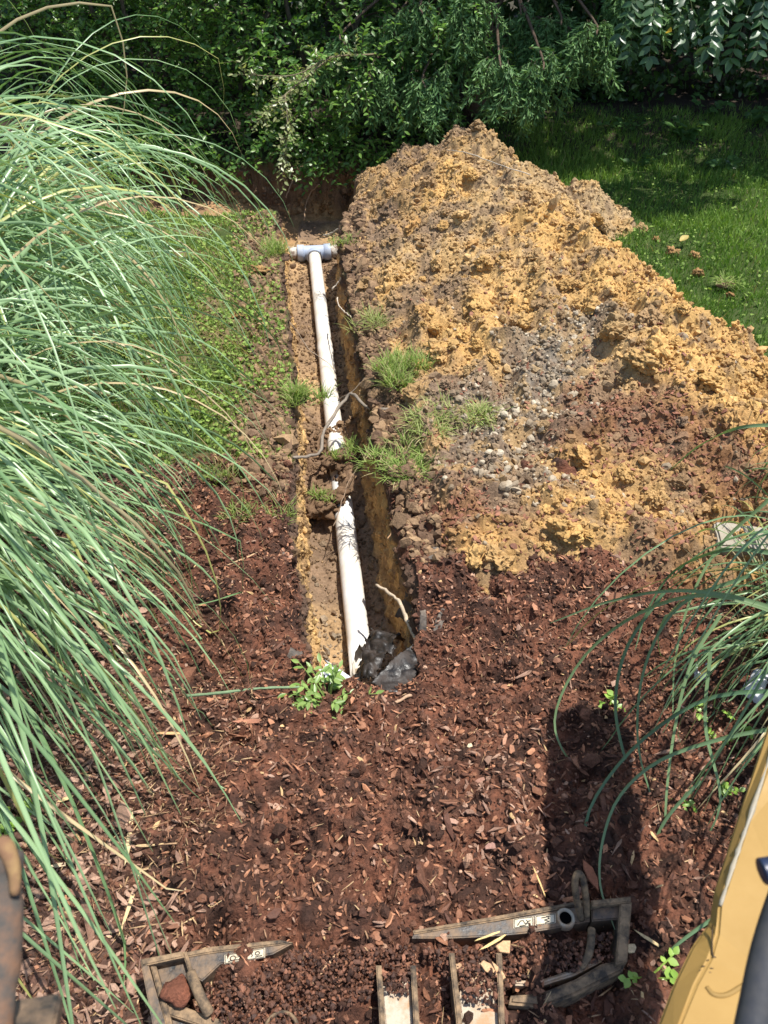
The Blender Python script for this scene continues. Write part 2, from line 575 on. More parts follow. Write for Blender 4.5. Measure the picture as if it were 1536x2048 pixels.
# rough the walls sideways (streaks left by the bucket teeth run downwards)
wall1 = (W1 > 0.03) & (W1 < 0.97)
wob = 0.010 * fbm(Yg * 9, Zg * 5.0, 1.0, o=3) + 0.006 * noise(Yg * 50, Zg * 5) + 0.016 * fbm(Yg * 13, Zg * 15, 5.0, o=4, g=.65) + 0.008 * (0.45 - cell(Yg * 26, Zg * 26, 4)) + 0.02 * sstep(-.2, 0, Zg) * noise(Yg * 9, Zg * 15, 2.0)
Xg = Xg + np.where(wall1, wob, 0)
wall2 = (W2 > 0.03) & (W2 < 0.97) & (W1 < 0.03)
Yg = Yg + np.where(wall2, 0.030 * fbm(Xg * 7, Zg * 5, 1.0, o=3) + 0.018 * noise(Xg * 26, Zg * 22), 0)
# colours
mm = mulch_mask(Xg, Yg)
C = mixc((0.05, 0.07, 0.02), (0.17, 0.12, 0.065), (Xg < 0.2) * np.clip(0.4 + 0.7 * fbm(Xg * 5, Yg * 5, 3.0, o=3), 0, 1))
bare = np.exp(-((xL(Yg) - Xg - 0.12) / 0.12) ** 2) * sstep(2.9, 3.4, Yg) * sstep(6.5, 6.2, Yg) * (0.5 + 0.9 * fbm(Xg * 4, Yg * 3, 6.0, o=2))
bare = np.clip(bare * 1.6, 0, 1)
C = mixc(C, (0.20, 0.13, 0.083), bare)
C = mixc(C, (0.16, 0.10, 0.064), sstep(-.02, .03, Xg - xR(Yg)) * sstep(.5, .3, Xg - xR(Yg)) * sstep(2.2, 2.5, Yg))
mc = mixc(MULD, MULR, np.clip(0.5 + 0.9 * fbm(Xg * 16, Yg * 16, 1.0, o=3), 0, 1))
oldbed = sstep(-0.5, -0.95, Xg + 0.3 * np.clip(Yg - 1.2, -1, 1) + 0.1 * noise(Xg * 5, Yg * 5))
mc = mixc(mc, (0.13, 0.075, 0.055), 0.6 * oldbed)
C = mixc(C, mc, mm)
C = mixc(C, (0.045, 0.034, 0.024), sstep(7.65, 8.3, Yg))
# walls and floor: dark topsoil over yellow clay, brown crumbs on the floor
streak = np.clip(0.5 + 0.6 * noise(Yg * 22, Zg * 2) + 0.4 * fbm(Yg * 5, Zg * 6, 3.0, o=3), 0, 1)
clay = mixc((0.28, 0.175, 0.085), (0.54, 0.345, 0.145), np.clip(streak + .5 * fbm(Yg * 14, Zg * 14, 8.0, o=3), 0, 1))
topd = 0.11 + 0.05 * noise(Yg * 5, Xg * 5)
dig = mixc(SOILD * 1.15, clay, sstep(topd - 0.03, topd + 0.05, depth))
flr = np.clip(np.maximum(sstep(0.9, 0.99, W1), 0), 0, 1)
tl_ = (Xg - xL(Yg)) / (xR(Yg) - xL(Yg))
fcol = mixc(mixc((0.19, 0.125, 0.078), (0.27, 0.175, 0.105), sstep(.3, .6, tl_)), (0.40, 0.26, 0.13), np.clip(0.35 + 0.8 * fbm(Xg * 4, Yg * 2.2, 12.0, o=3), 0, 1))  # floor painted lighter towards the right to lift the shade there
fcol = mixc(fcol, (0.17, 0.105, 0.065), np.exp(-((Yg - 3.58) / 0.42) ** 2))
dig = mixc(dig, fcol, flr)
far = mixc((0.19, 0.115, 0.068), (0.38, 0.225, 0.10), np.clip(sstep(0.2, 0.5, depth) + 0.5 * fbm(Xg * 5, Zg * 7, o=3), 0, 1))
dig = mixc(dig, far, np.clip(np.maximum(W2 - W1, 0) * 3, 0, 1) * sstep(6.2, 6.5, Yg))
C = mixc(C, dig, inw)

nr = len(ys)
idx = np.arange(nr * nc).reshape(nr, nc)
Q = np.stack([idx[:-1, :-1], idx[:-1, 1:], idx[1:, 1:], idx[1:, :-1]], -1)
fy = (Yg[:-1, :-1] + Yg[1:, 1:]) / 2
fx = (Xg[:-1, :-1] + Xg[1:, 1:]) / 2
fd = (depth[:-1, :-1] + depth[1:, 1:] + depth[1:, :-1] + depth[:-1, 1:]) / 4
zone = np.where(fd > 0.02, 0, np.where(fy > Y_C1 - 0.05, 3, np.where(mulch_mask(fx, fy) > 0.5, 1, 2)))
V_all = np.stack([Xg, Yg, Zg], -1).reshape(-1, 3)
C_all = C.reshape(-1, 3)
STRUCT = {}
for k, nm, mt in ((0, 'trench', M_WALL), (1, 'mulch_bed', M_MULCH), (2, 'lawn', M_SOIL)):
    q = Q[zone == k]
    use, inv = np.unique(q.ravel(), return_inverse=True)
    STRUCT[nm] = obj(nm, V_all[use], inv.reshape(-1, 4), mt, C_all[use], smooth=(nm == 'lawn'), kind='structure')
q = Q[zone == 3]
use, inv = np.unique(q.ravel(), return_inverse=True)
gv, gc = V_all[use], C_all[use]
# the wider ground, out to the horizon, butted against the detailed patch
x0, x1, y0, y1 = Xg[:, 0].max(), Xg[:, -1].min(), ys[0], ys[-1]
ring = np.array([(-300, -300, -0.05), (300, -300, -0.05), (300, 300, -0.05), (-300, 300, -0.05),
                 (x0, y0, -0.05), (x1, y0, -0.05), (x1, y1, 0.03), (x0, y1, 0.03)], float)
rq = np.array([[0, 1, 5, 4], [1, 2, 6, 5], [2, 3, 7, 6], [3, 0, 4, 7]])
gv2 = np.concatenate([gv, ring])
gc2 = np.concatenate([gc, np.repeat(np.array([[0.05, 0.045, 0.028]]), 8, 0)])
STRUCT['ground'] = obj('ground', gv2, [inv.reshape(-1, 4), rq + len(gv)], M_SOIL, gc2, smooth=True, kind='structure')

# ------------------------------------------------------------------ the spoil heap
hx = np.arange(-0.75, 3.6, 0.0115)
hy = np.concatenate([grow(2.0, 4.4, 0.0115, 0.014), grow(4.4, 7.8, 0.014, 0.02)[1:]])
HX, HY = np.meshgrid(hx, hy)
HZ = heap_h(HX, HY)
anch = []
for key, pts in (('clay', ((880, 390), (1000, 560), (1150, 520), (1200, 600), (760, 590), (960, 690), (1300, 640), (1400, 780), (1490, 860), (1230, 930), (1000, 1110),
                            (960, 1135), (1210, 1050), (1380, 1020), (1080, 480), (1180, 1000), (1100, 940), (860, 700), (1130, 1090), (1250, 560), (1330, 720), (1040, 620), (1450, 800))),
                 ('soil', ((960, 270), (850, 340), (800, 430), (740, 490), (720, 560), (850, 470), (880, 600), (850, 760), (800, 800), (900, 780), (740, 660), (780, 690), (1010, 330), (920, 930), (870, 890))),
                 ('mixd', ((1000, 400), (940, 500), (1250, 720), (900, 440), (1060, 560), (1200, 450), (1260, 450), (820, 520), (1140, 1130), (1330, 960))),
                 ('grav', ((1050, 700), (1000, 800), (1120, 750), (980, 900), (940, 850), (1130, 660), (1060, 860), (1010, 950), (1080, 780))),
                 ('mulc', ((1280, 800), (1200, 840), (1350, 850), (1250, 880), (1400, 950), (1050, 1010), (920, 1030), (1450, 930), (880, 1080), (1290, 1110), (1180, 860), (1100, 1180), (1300, 1180)))):
    col = dict(clay=CLAY, soil=SOILB, mixd=mixc(SOILB, CLAY2, 0.7), grav=GREY * 0.62, mulc=mixc(MULR, SOILB, 0.12))[key]
    for q in pts:
        g = P(q[0], q[1], 0.0)
        hh = float(heap_h(g[0], g[1], False))
        g = P(q[0], q[1], np.clip(hh * 0.8, 0, 0.5))
        anch.append((key, g[0], g[1], col))
def heap_w(x, y):
    """which stuff lies where: nearest of the anchors, with a wavy border"""
    x2 = x + 0.09 * fbm(x * 5, y * 5, 1.0, o=3)
    y2 = y + 0.12 * fbm(x * 5, y * 5, 7.0, o=3)
    W = {}
    tot = 0
    for k, ax, ay, c in anch:
        w = 1.0 / (0.0004 + ((x2 - ax) ** 2 + ((y2 - ay) * 0.8) ** 2) ** 2.2)
        W[k] = W.get(k, 0) + w
        tot = tot + w
    return {k: w / tot for k, w in W.items()}
KEYCOL = {k: c for k, _, _, c in anch}
def heap_col(x, y):
    W = heap_w(x, y)
    c = sum(W[k][..., None] * KEYCOL[k] for k in W)
    mixn = np.clip(0.5 + 0.9 * fbm(x * 11, y * 11, 4.0, o=4), 0, 1)
    c = mixc(c, mixc(c, SOILB * 0.9, 0.65), sstep(0.6, 1.0, mixn))
    c = mixc(c, CLAY, 0.45 * sstep(0.5, 0.1, mixn) * (1 - W['mulc']))
    return c
HC = heap_col(HX, HY)
hv = np.stack([HX, HY, HZ], -1).reshape(-1, 3)
base_z = ground_z(HX, HY)
idh = np.arange(HX.size).reshape(HX.shape)
hq = np.stack([idh[:-1, :-1], idh[:-1, 1:], idh[1:, 1:], idh[1:, :-1]], -1)
keep = (HZ > surf_z(HX, HY) - 0.30) & (HX > xR(HY) - 0.005)
kq = keep[:-1, :-1] & keep[1:, 1:] & keep[1:, :-1] & keep[:-1, 1:]
hq = hq[kq]
use, inv = np.unique(hq.ravel(), return_inverse=True)
heap = obj('spoil_heap', hv[use], inv.reshape(-1, 4), M_SOIL, HC.reshape(-1, 3)[use], smooth=False)
tag(heap, 'long heap of yellow clay, brown soil and gravel along the right side of the trench', 'dirt heap')

def top_z(x, y):
    return np.maximum(ground_z(x, y), heap_h(x, y))

# templates: crumbs, clods, chips, stones
def ico(sub):
    bm = bmesh.new()
    bmesh.ops.create_icosphere(bm, subdivisions=sub, radius=1.0)
    v = np.array([q.co[:] for q in bm.verts])
    f = np.array([[w.index for w in p.verts] for p in bm.faces])
    bm.free()
    return v, f
I1, I2, I3, I4 = ico(1), ico(2), ico(3), ico(4)
def lumps(base, n, amp, freq, squash=0.75, pock=0.0):
    out = []
    for i in range(n):
        v, f = base
        o = rng.uniform(-50, 50, 3)
        r = 1 + amp * fbm(v[:, 0] * freq + o[0], v[:, 1] * freq + o[1], v[:, 2] * freq + o[2], o=3, g=0.6)
        if pock:
            r = r + pock * billow(v[:, 0] * freq * 3 + o[1], v[:, 1] * freq * 3 + o[2], v[:, 2] * freq * 3 + o[0], o=3, g=0.6)
        w = v * r[:, None] * np.array([1, rng.uniform(.7, 1), squash * rng.uniform(.8, 1.15)])
        out.append((w, f))
    return out
CRUMB = lumps(I1, 14, 0.45, 1.3, 0.8)
CLODT = lumps(I4, 12, 0.42, 1.5, 0.75, 0.16)
CLODS = lumps(I2, 12, 0.45, 1.5, 0.75, 0.12)
STONET = lumps(I2, 12, 0.40, 0.9, 0.7)
def chip_templates(n, wid=(0.3, 0.7), th=(0.08, 0.2)):
    out = []
    for i in range(n):
        k = int(rng.integers(5, 8))
        a = np.sort(rng.uniform(0, 2 * math.pi, k)) * 0.35 + np.linspace(0, 2 * math.pi, k, endpoint=False) * 0.65
        w, h = rng.uniform(*wid), rng.uniform(*th)
        r = rng.uniform(0.75, 1.1, k)
        x, y = np.cos(a) * r, np.sin(a) * r * w
        b1, b2 = rng.normal(0, 0.22), rng.normal(0, 0.25)
        z = b1 * x * x + b2 * x * y / w
        top = np.stack([x * 0.93, y * 0.93, z + h * rng.uniform(.7, 1.2, k)], 1)
        bot = np.stack([x, y, z - h * 0.6], 1)
        v = np.concatenate([top, bot, [[0, 0, h * 1.15]], [[0, 0, -h * .6]]])
        j = np.arange(k)
        kk = (j + 1) % k
        t1 = np.stack([np.full(k, 2 * k), j, kk], 1)
        t2 = np.stack([np.full(k, 2 * k + 1), k + kk, k + j], 1)
        qd = np.stack([j, k + j, k + kk, kk], 1)
        out.append((v, [np.concatenate([t1, t2]), qd]))
    return out
CHIPT = chip_templates(16, (0.22, 0.6), (0.05, 0.13))
SLIVT = chip_templates(10, (0.10, 0.24), (0.04, 0.08))

def sample_area(n, xr, yr, mask, vis=True, pad=220):
    out = np.zeros((0, 2))
    while len(out) < n:
        x = rng.uniform(*xr, n * 2)
        y = rng.uniform(*yr, n * 2)
        ok = mask(x, y)
        if vis:
            px, py, d = proj(np.stack([x, y, np.full_like(x, 0.15)], -1))
            ok = ok & (px > -pad) & (px < 1536 + pad) & (py < 2048 + pad)
        out = np.concatenate([out, np.stack([x, y], 1)[ok]])
    return out[:n]

# crumbs, clods and stones of the heap
in_heap = lambda x, y: (heap_h(x, y, False) > 0.0) & (x > xR(y) - 0.01) & (x < 3.4)
p = sample_area(27000, (-0.7, 3.4), (2.05, 7.6), in_heap)
z = heap_h(p[:, 0], p[:, 1])
w = heap_w(p[:, 0], p[:, 1])
s = rng.gamma(1.3, 0.0038, len(p)) + 0.0028
s *= np.where(rng.random(len(p)) < w['grav'] + w['mulc'] * 0.5, 0.9, 1.1)
c = heap_col(p[:, 0], p[:, 1])
c = mixc(c, CLAY2, .25 * rng.random(len(p)) * (1 - w['mulc'])) * rng.uniform(0.88, 1.22, (len(p), 1))
T = np.stack([p[:, 0], p[:, 1], z + s * 0.25], 1)
scatter(heap, 'crumb', 'soil_crumbs', CRUMB, rng.integers(0, len(CRUMB), len(p)), rot_rand(len(p)), s, T, c, M_CLOD, 0)
# clods: bigger lumps, clay ones mostly
big = [(735, 575, .075), (790, 590, .06), (1185, 575, .085), (1130, 580, .06), (1235, 660, .08), (1205, 690, .055), (945, 1125, .06), (995, 1110, .055), (1165, 915, .055),
       (1195, 800, .05), (1070, 520, .07), (960, 620, .06), (930, 680, .06), (880, 715, .06), (1300, 640, .08), (1340, 610, .07), (860, 380, .07), (890, 430, .05), (1220, 700, .08),
       (1150, 470, .06), (1420, 770, .06), (1480, 850, .06), (1250, 950, .05), (1120, 1080, .06), (1150, 1060, .055), (1215, 1170, .05), (1400, 1030, .05), (960, 275, .10), (1000, 300, .08),
       (930, 290, .07), (1040, 330, .07), (1080, 370, .06), (1250, 440, .08), (1280, 465, .07), (820, 330, .06), (780, 370, .05), (1310, 700, .07), (1050, 600, .05), (870, 560, .05)]
bp, bs = [], []
for a, b_, r in big:
    g = P(a, b_, 0.0)
    for _ in range(6):
        g = P(a, b_, max(0.0, float(heap_h(g[0], g[1]))))
    bp.append(g[:2])
    bs.append(r)
p2 = sample_area(620, (-0.6, 3.4), (2.3, 7.5), lambda x, y: in_heap(x, y) & (lambda w_: rng.random(len(x)) < w_['clay'] + w_['mixd'] * .8 + w_['soil'] * .5)(heap_w(x, y)))
p = np.concatenate([np.array(bp), p2])
s = np.concatenate([np.array(bs) * 0.85, 0.010 + rng.gamma(1.3, 0.009, len(p2))])
z = heap_h(p[:, 0], p[:, 1])
c = heap_col(p[:, 0], p[:, 1])
w = heap_w(p[:, 0], p[:, 1])
c = mixc(c, CLAY * 1.05, np.clip(rng.random(len(p)) * 1.3 * (w['clay'] + .3 * w['mixd']), 0, .9)) * rng.uniform(0.85, 1.15, (len(p), 1))
T = np.stack([p[:, 0], p[:, 1], z + s * 0.22], 1)
vis_ = s / proj(T)[2]
pick = np.where(np.argsort(np.argsort(-vis_)) < 290, rng.integers(0, 12, len(p)), 12 + rng.integers(0, 12, len(p)))
scatter(heap, 'clod', 'small_clods', CLODT + CLODS, np.where(np.arange(len(p)) < 0, 0, 0) + pick, rot_rand(len(p), 1, 0.4), s, T, c, M_CLOD, 300, False)
# gravel
p = sample_area(1150, (0.0, 2.6), (2.3, 5.5), lambda x, y: in_heap(x, y) & (rng.random(len(x)) < heap_w(x, y)['grav'] ** 1.5 + 0.02))
gx = P(1000, 955, .12)
p = np.concatenate([p, gx[:2] + rng.normal(0, 1, (34, 2)) * (.05, .06)])
s = 0.004 + rng.gamma(1.8, 0.0036, len(p))
s[-34:] = rng.uniform(.013, .027, 34)
c = mixc((0.20, 0.145, 0.09), (0.52, 0.44, 0.32), rng.random(len(p)) ** 1.6)
T = np.stack([p[:, 0], p[:, 1], heap_h(p[:, 0], p[:, 1]) + s * 0.1], 1)
scatter(heap, 'stone', 'gravel', STONET, rng.integers(0, 12, len(p)), rot_rand(len(p)), s, T, c, M_STONE, 300)
# bark among the spoil
p = sample_area(2300, (0.0, 3.2), (2.1, 4.6), lambda x, y: in_heap(x, y) & (rng.random(len(x)) < heap_w(x, y)['mulc'] + 0.08))
s = rng.uniform(0.008, 0.024, len(p))
c = mixc(MULR, (0.30, 0.13, 0.075), rng.random(len(p)))
T = np.stack([p[:, 0], p[:, 1], heap_h(p[:, 0], p[:, 1]) + s * 0.2], 1)
scatter(heap, 'bark_chip', 'bark_bits', CHIPT, rng.integers(0, len(CHIPT), len(p)), rot_rand(len(p), 1, .45), s, T, c, M_CHIP, 120)

# ------------------------------------------------------------------ mulch
bed = STRUCT['mulch_bed']
lawn_ = STRUCT['lawn']
out_tr = lambda x, y: (trench_w(x, y) < 0.02) & (mulch_mask(x, y) > 0.4) & (heap_h(x, y, False) < 0.05)
p = sample_area(26000, (-2.6, 2.6), (0.45, 3.3), out_tr)
z = surf_z(p[:, 0], p[:, 1])
s = rng.gamma(1.4, 0.0026, len(p)) + 0.0028
c = mixc(MULD * 0.9, (0.19, 0.085, 0.05), rng.random(len(p)) ** 1.4)
lit = rng.random(len(p)) < .10
c[lit] = mixc((0.30, 0.13, 0.075), (0.52, 0.32, 0.21), rng.random(lit.sum()))  # random crumbs painted lighter to stand for sunlit highlights
s[lit] *= .75
scatter(bed, 'crumb', 'bark_crumbs', CRUMB, rng.integers(0, len(CRUMB), len(p)), rot_rand(len(p)), s, np.stack([p[:, 0], p[:, 1], z + s * .25], 1), c, M_MULCH, 0)
p = sample_area(19000, (-2.6, 2.6), (0.45, 3.3), out_tr)
ob = sstep(-0.45, -0.9, p[:, 0] + 0.3 * np.clip(p[:, 1] - 1.2, -1, 1) + 0.12 * noise(p[:, 0] * 5, p[:, 1] * 5))
pz = sum(np.exp(-((p[:, 0] - q_[0]) / r_) ** 2 - ((p[:, 1] - q_[1]) / r_) ** 2) for q_, r_ in ((P(960, 1600), .16), (P(1000, 1720), .16), (P(760, 1480), .12), (P(1230, 1260), .10), (P(480, 1440), .10), (P(1440, 1560), .2), (P(560, 1640), .08)))
pz = np.clip(pz, 0, 1)
pale = rng.random(len(p)) < (0.05 + 0.75 * ob + 0.4 * pz)
s = np.where(pale & (ob > .5), rng.gamma(2.4, 0.0042, len(p)) + 0.005, rng.gamma(1.5, 0.0032, len(p)) + 0.0042 + 0.004 * pz)
c = mixc(MULR * 0.6, (0.44, 0.20, 0.105), rng.random(len(p)) ** 2.2)
cp = mixc((0.17, 0.087, 0.056), (0.42, 0.26, 0.18), rng.random(len(p)))
c = np.where(pale[:, None], cp, c)
tan = rng.random(len(p)) < 0.018
c = np.where(tan[:, None], np.array((0.55, 0.36, 0.17)) * rng.uniform(.7, 1.1, (len(p), 1)), c)
z = surf_z(p[:, 0], p[:, 1])
temps = CHIPT + SLIVT
ti = np.where(rng.random(len(p)) < 0.66, rng.integers(0, len(CHIPT), len(p)), len(CHIPT) + rng.integers(0, len(SLIVT), len(p)))
s = np.where(ti >= len(CHIPT), s * 1.6, s)
scatter(bed, 'bark_chip', 'bark_chips', temps, ti, rot_rand(len(p), 1, 0.38), s, np.stack([p[:, 0], p[:, 1], z + s * .22 + .003], 1), c, M_CHIP, 300)

# fibres and needles among the bark
p = np.concatenate([sample_area(1500, (-2.6, 2.6), (0.45, 3.0), out_tr), sample_area(1500, (-1.5, -.45), (0.45, 1.7), out_tr)])
n = len(p)
L_ = rng.gamma(2, .007, n) + .006
R = rot_rand(n, 1, .35)
S = np.stack([L_, rng.uniform(.0009, .0022, n) / .15, np.full(n, .012)], 1)
c = mixc((0.20, 0.09, 0.05), (0.55, 0.38, 0.2), rng.random(n) ** 1.7)
scatter(bed, 'fibre', 'bark_fibres', SLIVT, rng.integers(0, len(SLIVT), n), R, S, np.stack([p[:, 0], p[:, 1], surf_z(p[:, 0], p[:, 1]) + .007], 1), c, M_CHIP, 0)

# crumbly bare strip along the left rim
p = sample_area(4200, (-1.5, -0.3), (2.7, 6.4), lambda x, y: (xL(y) - x > 0) & (xL(y) - x < .34) & (rng.random(len(x)) < np.exp(-(xL(y) - x) / .14)))
s = rng.gamma(1.6, .0052, len(p)) + .004
c = mixc((0.15, 0.095, 0.06), (0.34, 0.22, 0.12), rng.random(len(p)) ** 1.6)
scatter(lawn_, 'soil_crumb', 'rim_crumbs', CRUMB, rng.integers(0, len(CRUMB), len(p)), rot_rand(len(p)), s, np.stack([p[:, 0], p[:, 1], ground_z(p[:, 0], p[:, 1]) + s * .2], 1), c, M_CLOD, 60)

# crumbs clinging to the walls and lining the right rim
wi = np.argwhere(wall1 & (Yg > 1.8) & (Yg < 7.4) & (depth > .01) & (depth < .42))
wi = wi[rng.integers(0, len(wi), 3600)]
T = np.stack([Xg[wi[:, 0], wi[:, 1]], Yg[wi[:, 0], wi[:, 1]], Zg[wi[:, 0], wi[:, 1]]], 1)
c = C[wi[:, 0], wi[:, 1]] * rng.uniform(.8, 1.25, (len(wi), 1))
s = rng.gamma(1.5, .0036, len(wi)) + .003
scatter(STRUCT['trench'], 'soil_crumb', 'wall_crumbs', CRUMB, rng.integers(0, len(CRUMB), len(wi)), rot_rand(len(wi)), s, T, c, M_CLOD, 0)
wi = np.argwhere(wall2 & (Yg > 7.3) & (Xg > -2.6) & (Xg < .6) & (depth > .01) & (depth < .45))
wi = wi[rng.integers(0, len(wi), 1700)]
T = np.stack([Xg[wi[:, 0], wi[:, 1]], Yg[wi[:, 0], wi[:, 1]], Zg[wi[:, 0], wi[:, 1]]], 1)
c = C[wi[:, 0], wi[:, 1]] * rng.uniform(.7, 1.4, (len(wi), 1))
s = rng.gamma(1.6, .008, len(wi)) + .006
scatter(STRUCT['trench'], 'soil_crumb', 'bank_crumbs', CRUMB, rng.integers(0, len(CRUMB), len(wi)), rot_rand(len(wi)), s, T, c, M_CLOD, 0)
p = sample_area(4200, (-1.0, 0.6), (2.25, 6.6), lambda x, y: (x > xR(y) - .005) & (x - xR(y) < .16))
s = rng.gamma(1.7, .0055, len(p)) + .004
c = mixc((0.13, 0.08, 0.052), (0.33, 0.215, 0.12), rng.random(len(p)) ** 1.7)
scatter(lawn_, 'soil_crumb', 'rim_crumbs', CRUMB, rng.integers(0, len(CRUMB), len(p)), rot_rand(len(p)), s, np.stack([p[:, 0], p[:, 1], top_z(p[:, 0], p[:, 1]) + s * .3], 1), c, M_CLOD, 80)

# crumbs lying in the trench
p = sample_area(4000, (-1.1, 0.3), (1.75, 7.0), lambda x, y: (trench_w(x, y) > 0.9))
slump = np.exp(-((p[:, 1] - 3.58) / 0.38) ** 2)
near = sstep(2.9, 2.2, p[:, 1])
s = rng.gamma(1.4, 0.0034, len(p)) + 0.003 + 0.010 * slump * rng.random(len(p)) + .004 * near * rng.random(len(p))
c = mixc((0.16, 0.105, 0.065), (0.31, 0.205, 0.11), rng.random(len(p)) ** 1.5)
c = mixc(c, (0.165, 0.10, 0.06), slump * .8)
c = mixc(c, (0.30, 0.24, 0.17), near * rng.random(len(p)))
scatter(STRUCT['trench'], 'soil_crumb', 'trench_crumbs', CRUMB, rng.integers(0, len(CRUMB), len(p)), rot_rand(len(p)), s,
        np.stack([p[:, 0], p[:, 1], ground_z(p[:, 0], p[:, 1]) + s * .3], 1), c, M_CLOD, 200)

# ------------------------------------------------------------------ grass of the lawn
def blade_templates(n, segs=2, curl=0.6):
    out = []
    for i in range(n):
        bend = rng.uniform(0.2, 1.0) * curl
        t = np.linspace(0, 1, segs + 1)
        a = math.pi / 2 - bend * t * 1.6
        x = np.concatenate([[0], np.cumsum(np.cos(a[:-1]) / segs)])
        z = np.concatenate([[0], np.cumsum(np.sin(a[:-1]) / segs)])
        w = 0.5 * (1 - t ** 1.6)
        v, q = [], []
        for k in range(segs):
            v += [(x[k], -w[k], z[k]), (x[k], w[k], z[k])]
        v.append((x[-1], 0, z[-1]))
        q = [[2 * k, 2 * k + 1, 2 * k + 3, 2 * k + 2] for k in range(segs - 1)]
        t_ = [[2 * segs - 2, 2 * segs - 1, 2 * segs]]
        out.append((np.array(v, float), [np.array(q), np.array(t_)]))
    return out
BLT = blade_templates(8, 2)
def leaf_template(fold=0.18, droop=0.15, wid=0.42, segs=4, tip=1.4):
    t = np.linspace(0, 1, segs + 1)
    w = wid * np.sin(np.pi * np.clip(t, 0.04, 1) ** 0.8) ** 0.9
    w[-1] = 0
    v, q, tr = [], [], []
    for k in range(segs):
        z = -droop * t[k] ** 2
        v += [(t[k], -w[k], z + fold * w[k]), (t[k], 0, z), (t[k], w[k], z + fold * w[k])]
    v.append((1, 0, -droop))
    for k in range(segs - 1):
        a = 3 * k
        q += [[a, a + 1, a + 4, a + 3], [a + 1, a + 2, a + 5, a + 4]]
    a = 3 * (segs - 1)
    tr = [[a, a + 1, a + 3], [a + 1, a + 2, a + 3]]
    return np.array(v, float), [np.array(q), np.array(tr)]
LEAFT = [leaf_template(rng.uniform(.1, .5), rng.uniform(0, .3), rng.uniform(.2, .27), 4) for _ in range(6)]
LEAFS = [leaf_template(rng.uniform(.1, .4), rng.uniform(-.1, .3), rng.uniform(.36, .45), 3) for _ in range(5)]

lawn = STRUCT['lawn']
def lawn_ok(x, y):
    b = np.exp(-((xL(y) - x - 0.12) / 0.12) ** 2) * sstep(2.9, 3.4, y) * (0.5 + 0.9 * fbm(x * 4, y * 3, 6.0, o=2))
    dens = np.clip(0.75 + 0.75 * fbm(x * 4.5, y * 4.5, 2.0, o=3), 0.05, 1) * (1 - np.clip(b * 1.7, 0, 1))
    dens = np.where(x > 0, np.maximum(dens, .6), dens) * np.where((x > 0) & (y > 7.2), 0.85, 1) * sstep(9.6, 8.4, y)
    ok = (trench_w(x, y) < 0.02) & (cross_w(x, y) < 0.02) & (mulch_mask(x, y) < 0.5) & (heap_h(x, y, False) < 0.02)
    ok &= ~((x < xR(y) + 0.2) & (y > Y_C0))
    return ok & (rng.random(len(x)) < dens)
def grass_at(p, smin, smax, wide, base, tipc, lean=0.35):
    n = len(p)
    sc = rng.uniform(smin, smax, n)
    R = euler_m(rng.normal(0, lean, n), rng.normal(0, lean, n), rng.uniform(0, 6.28, n))
    S = np.stack([sc, rng.uniform(*wide, n), sc], 1)
    c = mixc(base, tipc, rng.random(n)) * rng.uniform(.8, 1.2, (n, 1))
    return R, S, c
pl = sample_area(23000, (-3.2, -0.4), (2.8, 6.45), lawn_ok)
pr = sample_area(34000, (1.0, 5.0), (2.9, 9.4), lawn_ok)
p = np.concatenate([pl, pr])
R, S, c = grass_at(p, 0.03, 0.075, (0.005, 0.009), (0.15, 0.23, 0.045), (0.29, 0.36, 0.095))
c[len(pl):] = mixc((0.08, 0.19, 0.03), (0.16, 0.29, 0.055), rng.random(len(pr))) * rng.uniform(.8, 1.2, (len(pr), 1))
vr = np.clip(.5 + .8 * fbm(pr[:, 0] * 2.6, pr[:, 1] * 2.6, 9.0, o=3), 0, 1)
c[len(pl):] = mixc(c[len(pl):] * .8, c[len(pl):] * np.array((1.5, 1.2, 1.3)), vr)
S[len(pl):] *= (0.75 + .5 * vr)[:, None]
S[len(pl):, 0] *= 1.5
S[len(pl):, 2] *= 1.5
dry = rng.random(len(p)) < np.where(p[:, 0] > 0, .012, .06)
c[dry] = np.array((0.40, 0.32, 0.15)) * rng.uniform(.7, 1.1, (dry.sum(), 1))
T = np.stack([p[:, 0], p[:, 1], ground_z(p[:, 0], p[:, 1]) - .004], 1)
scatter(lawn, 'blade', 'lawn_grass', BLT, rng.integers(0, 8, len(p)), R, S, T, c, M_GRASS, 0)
# clover and broad weeds between the grass
p = np.concatenate([sample_area(8000, (-3.2, -0.4), (2.8, 6.45), lawn_ok), sample_area(2600, (1.0, 5.0), (2.9, 9.0), lawn_ok)])
n = len(p)
R = euler_m(rng.normal(0, .4, n), rng.normal(-.2, .35, n), rng.uniform(0, 6.28, n))
S = rng.uniform(.014, .032, n)
c = mixc((0.15, 0.25, 0.045), (0.31, 0.41, 0.10), rng.random(n))
T = np.stack([p[:, 0], p[:, 1], ground_z(p[:, 0], p[:, 1]) + rng.uniform(.008, .04, n)], 1)
scatter(lawn, 'weed_leaf', 'clover', LEAFS, rng.integers(0, 5, n), R, S, T, c, M_GRASS, 0)

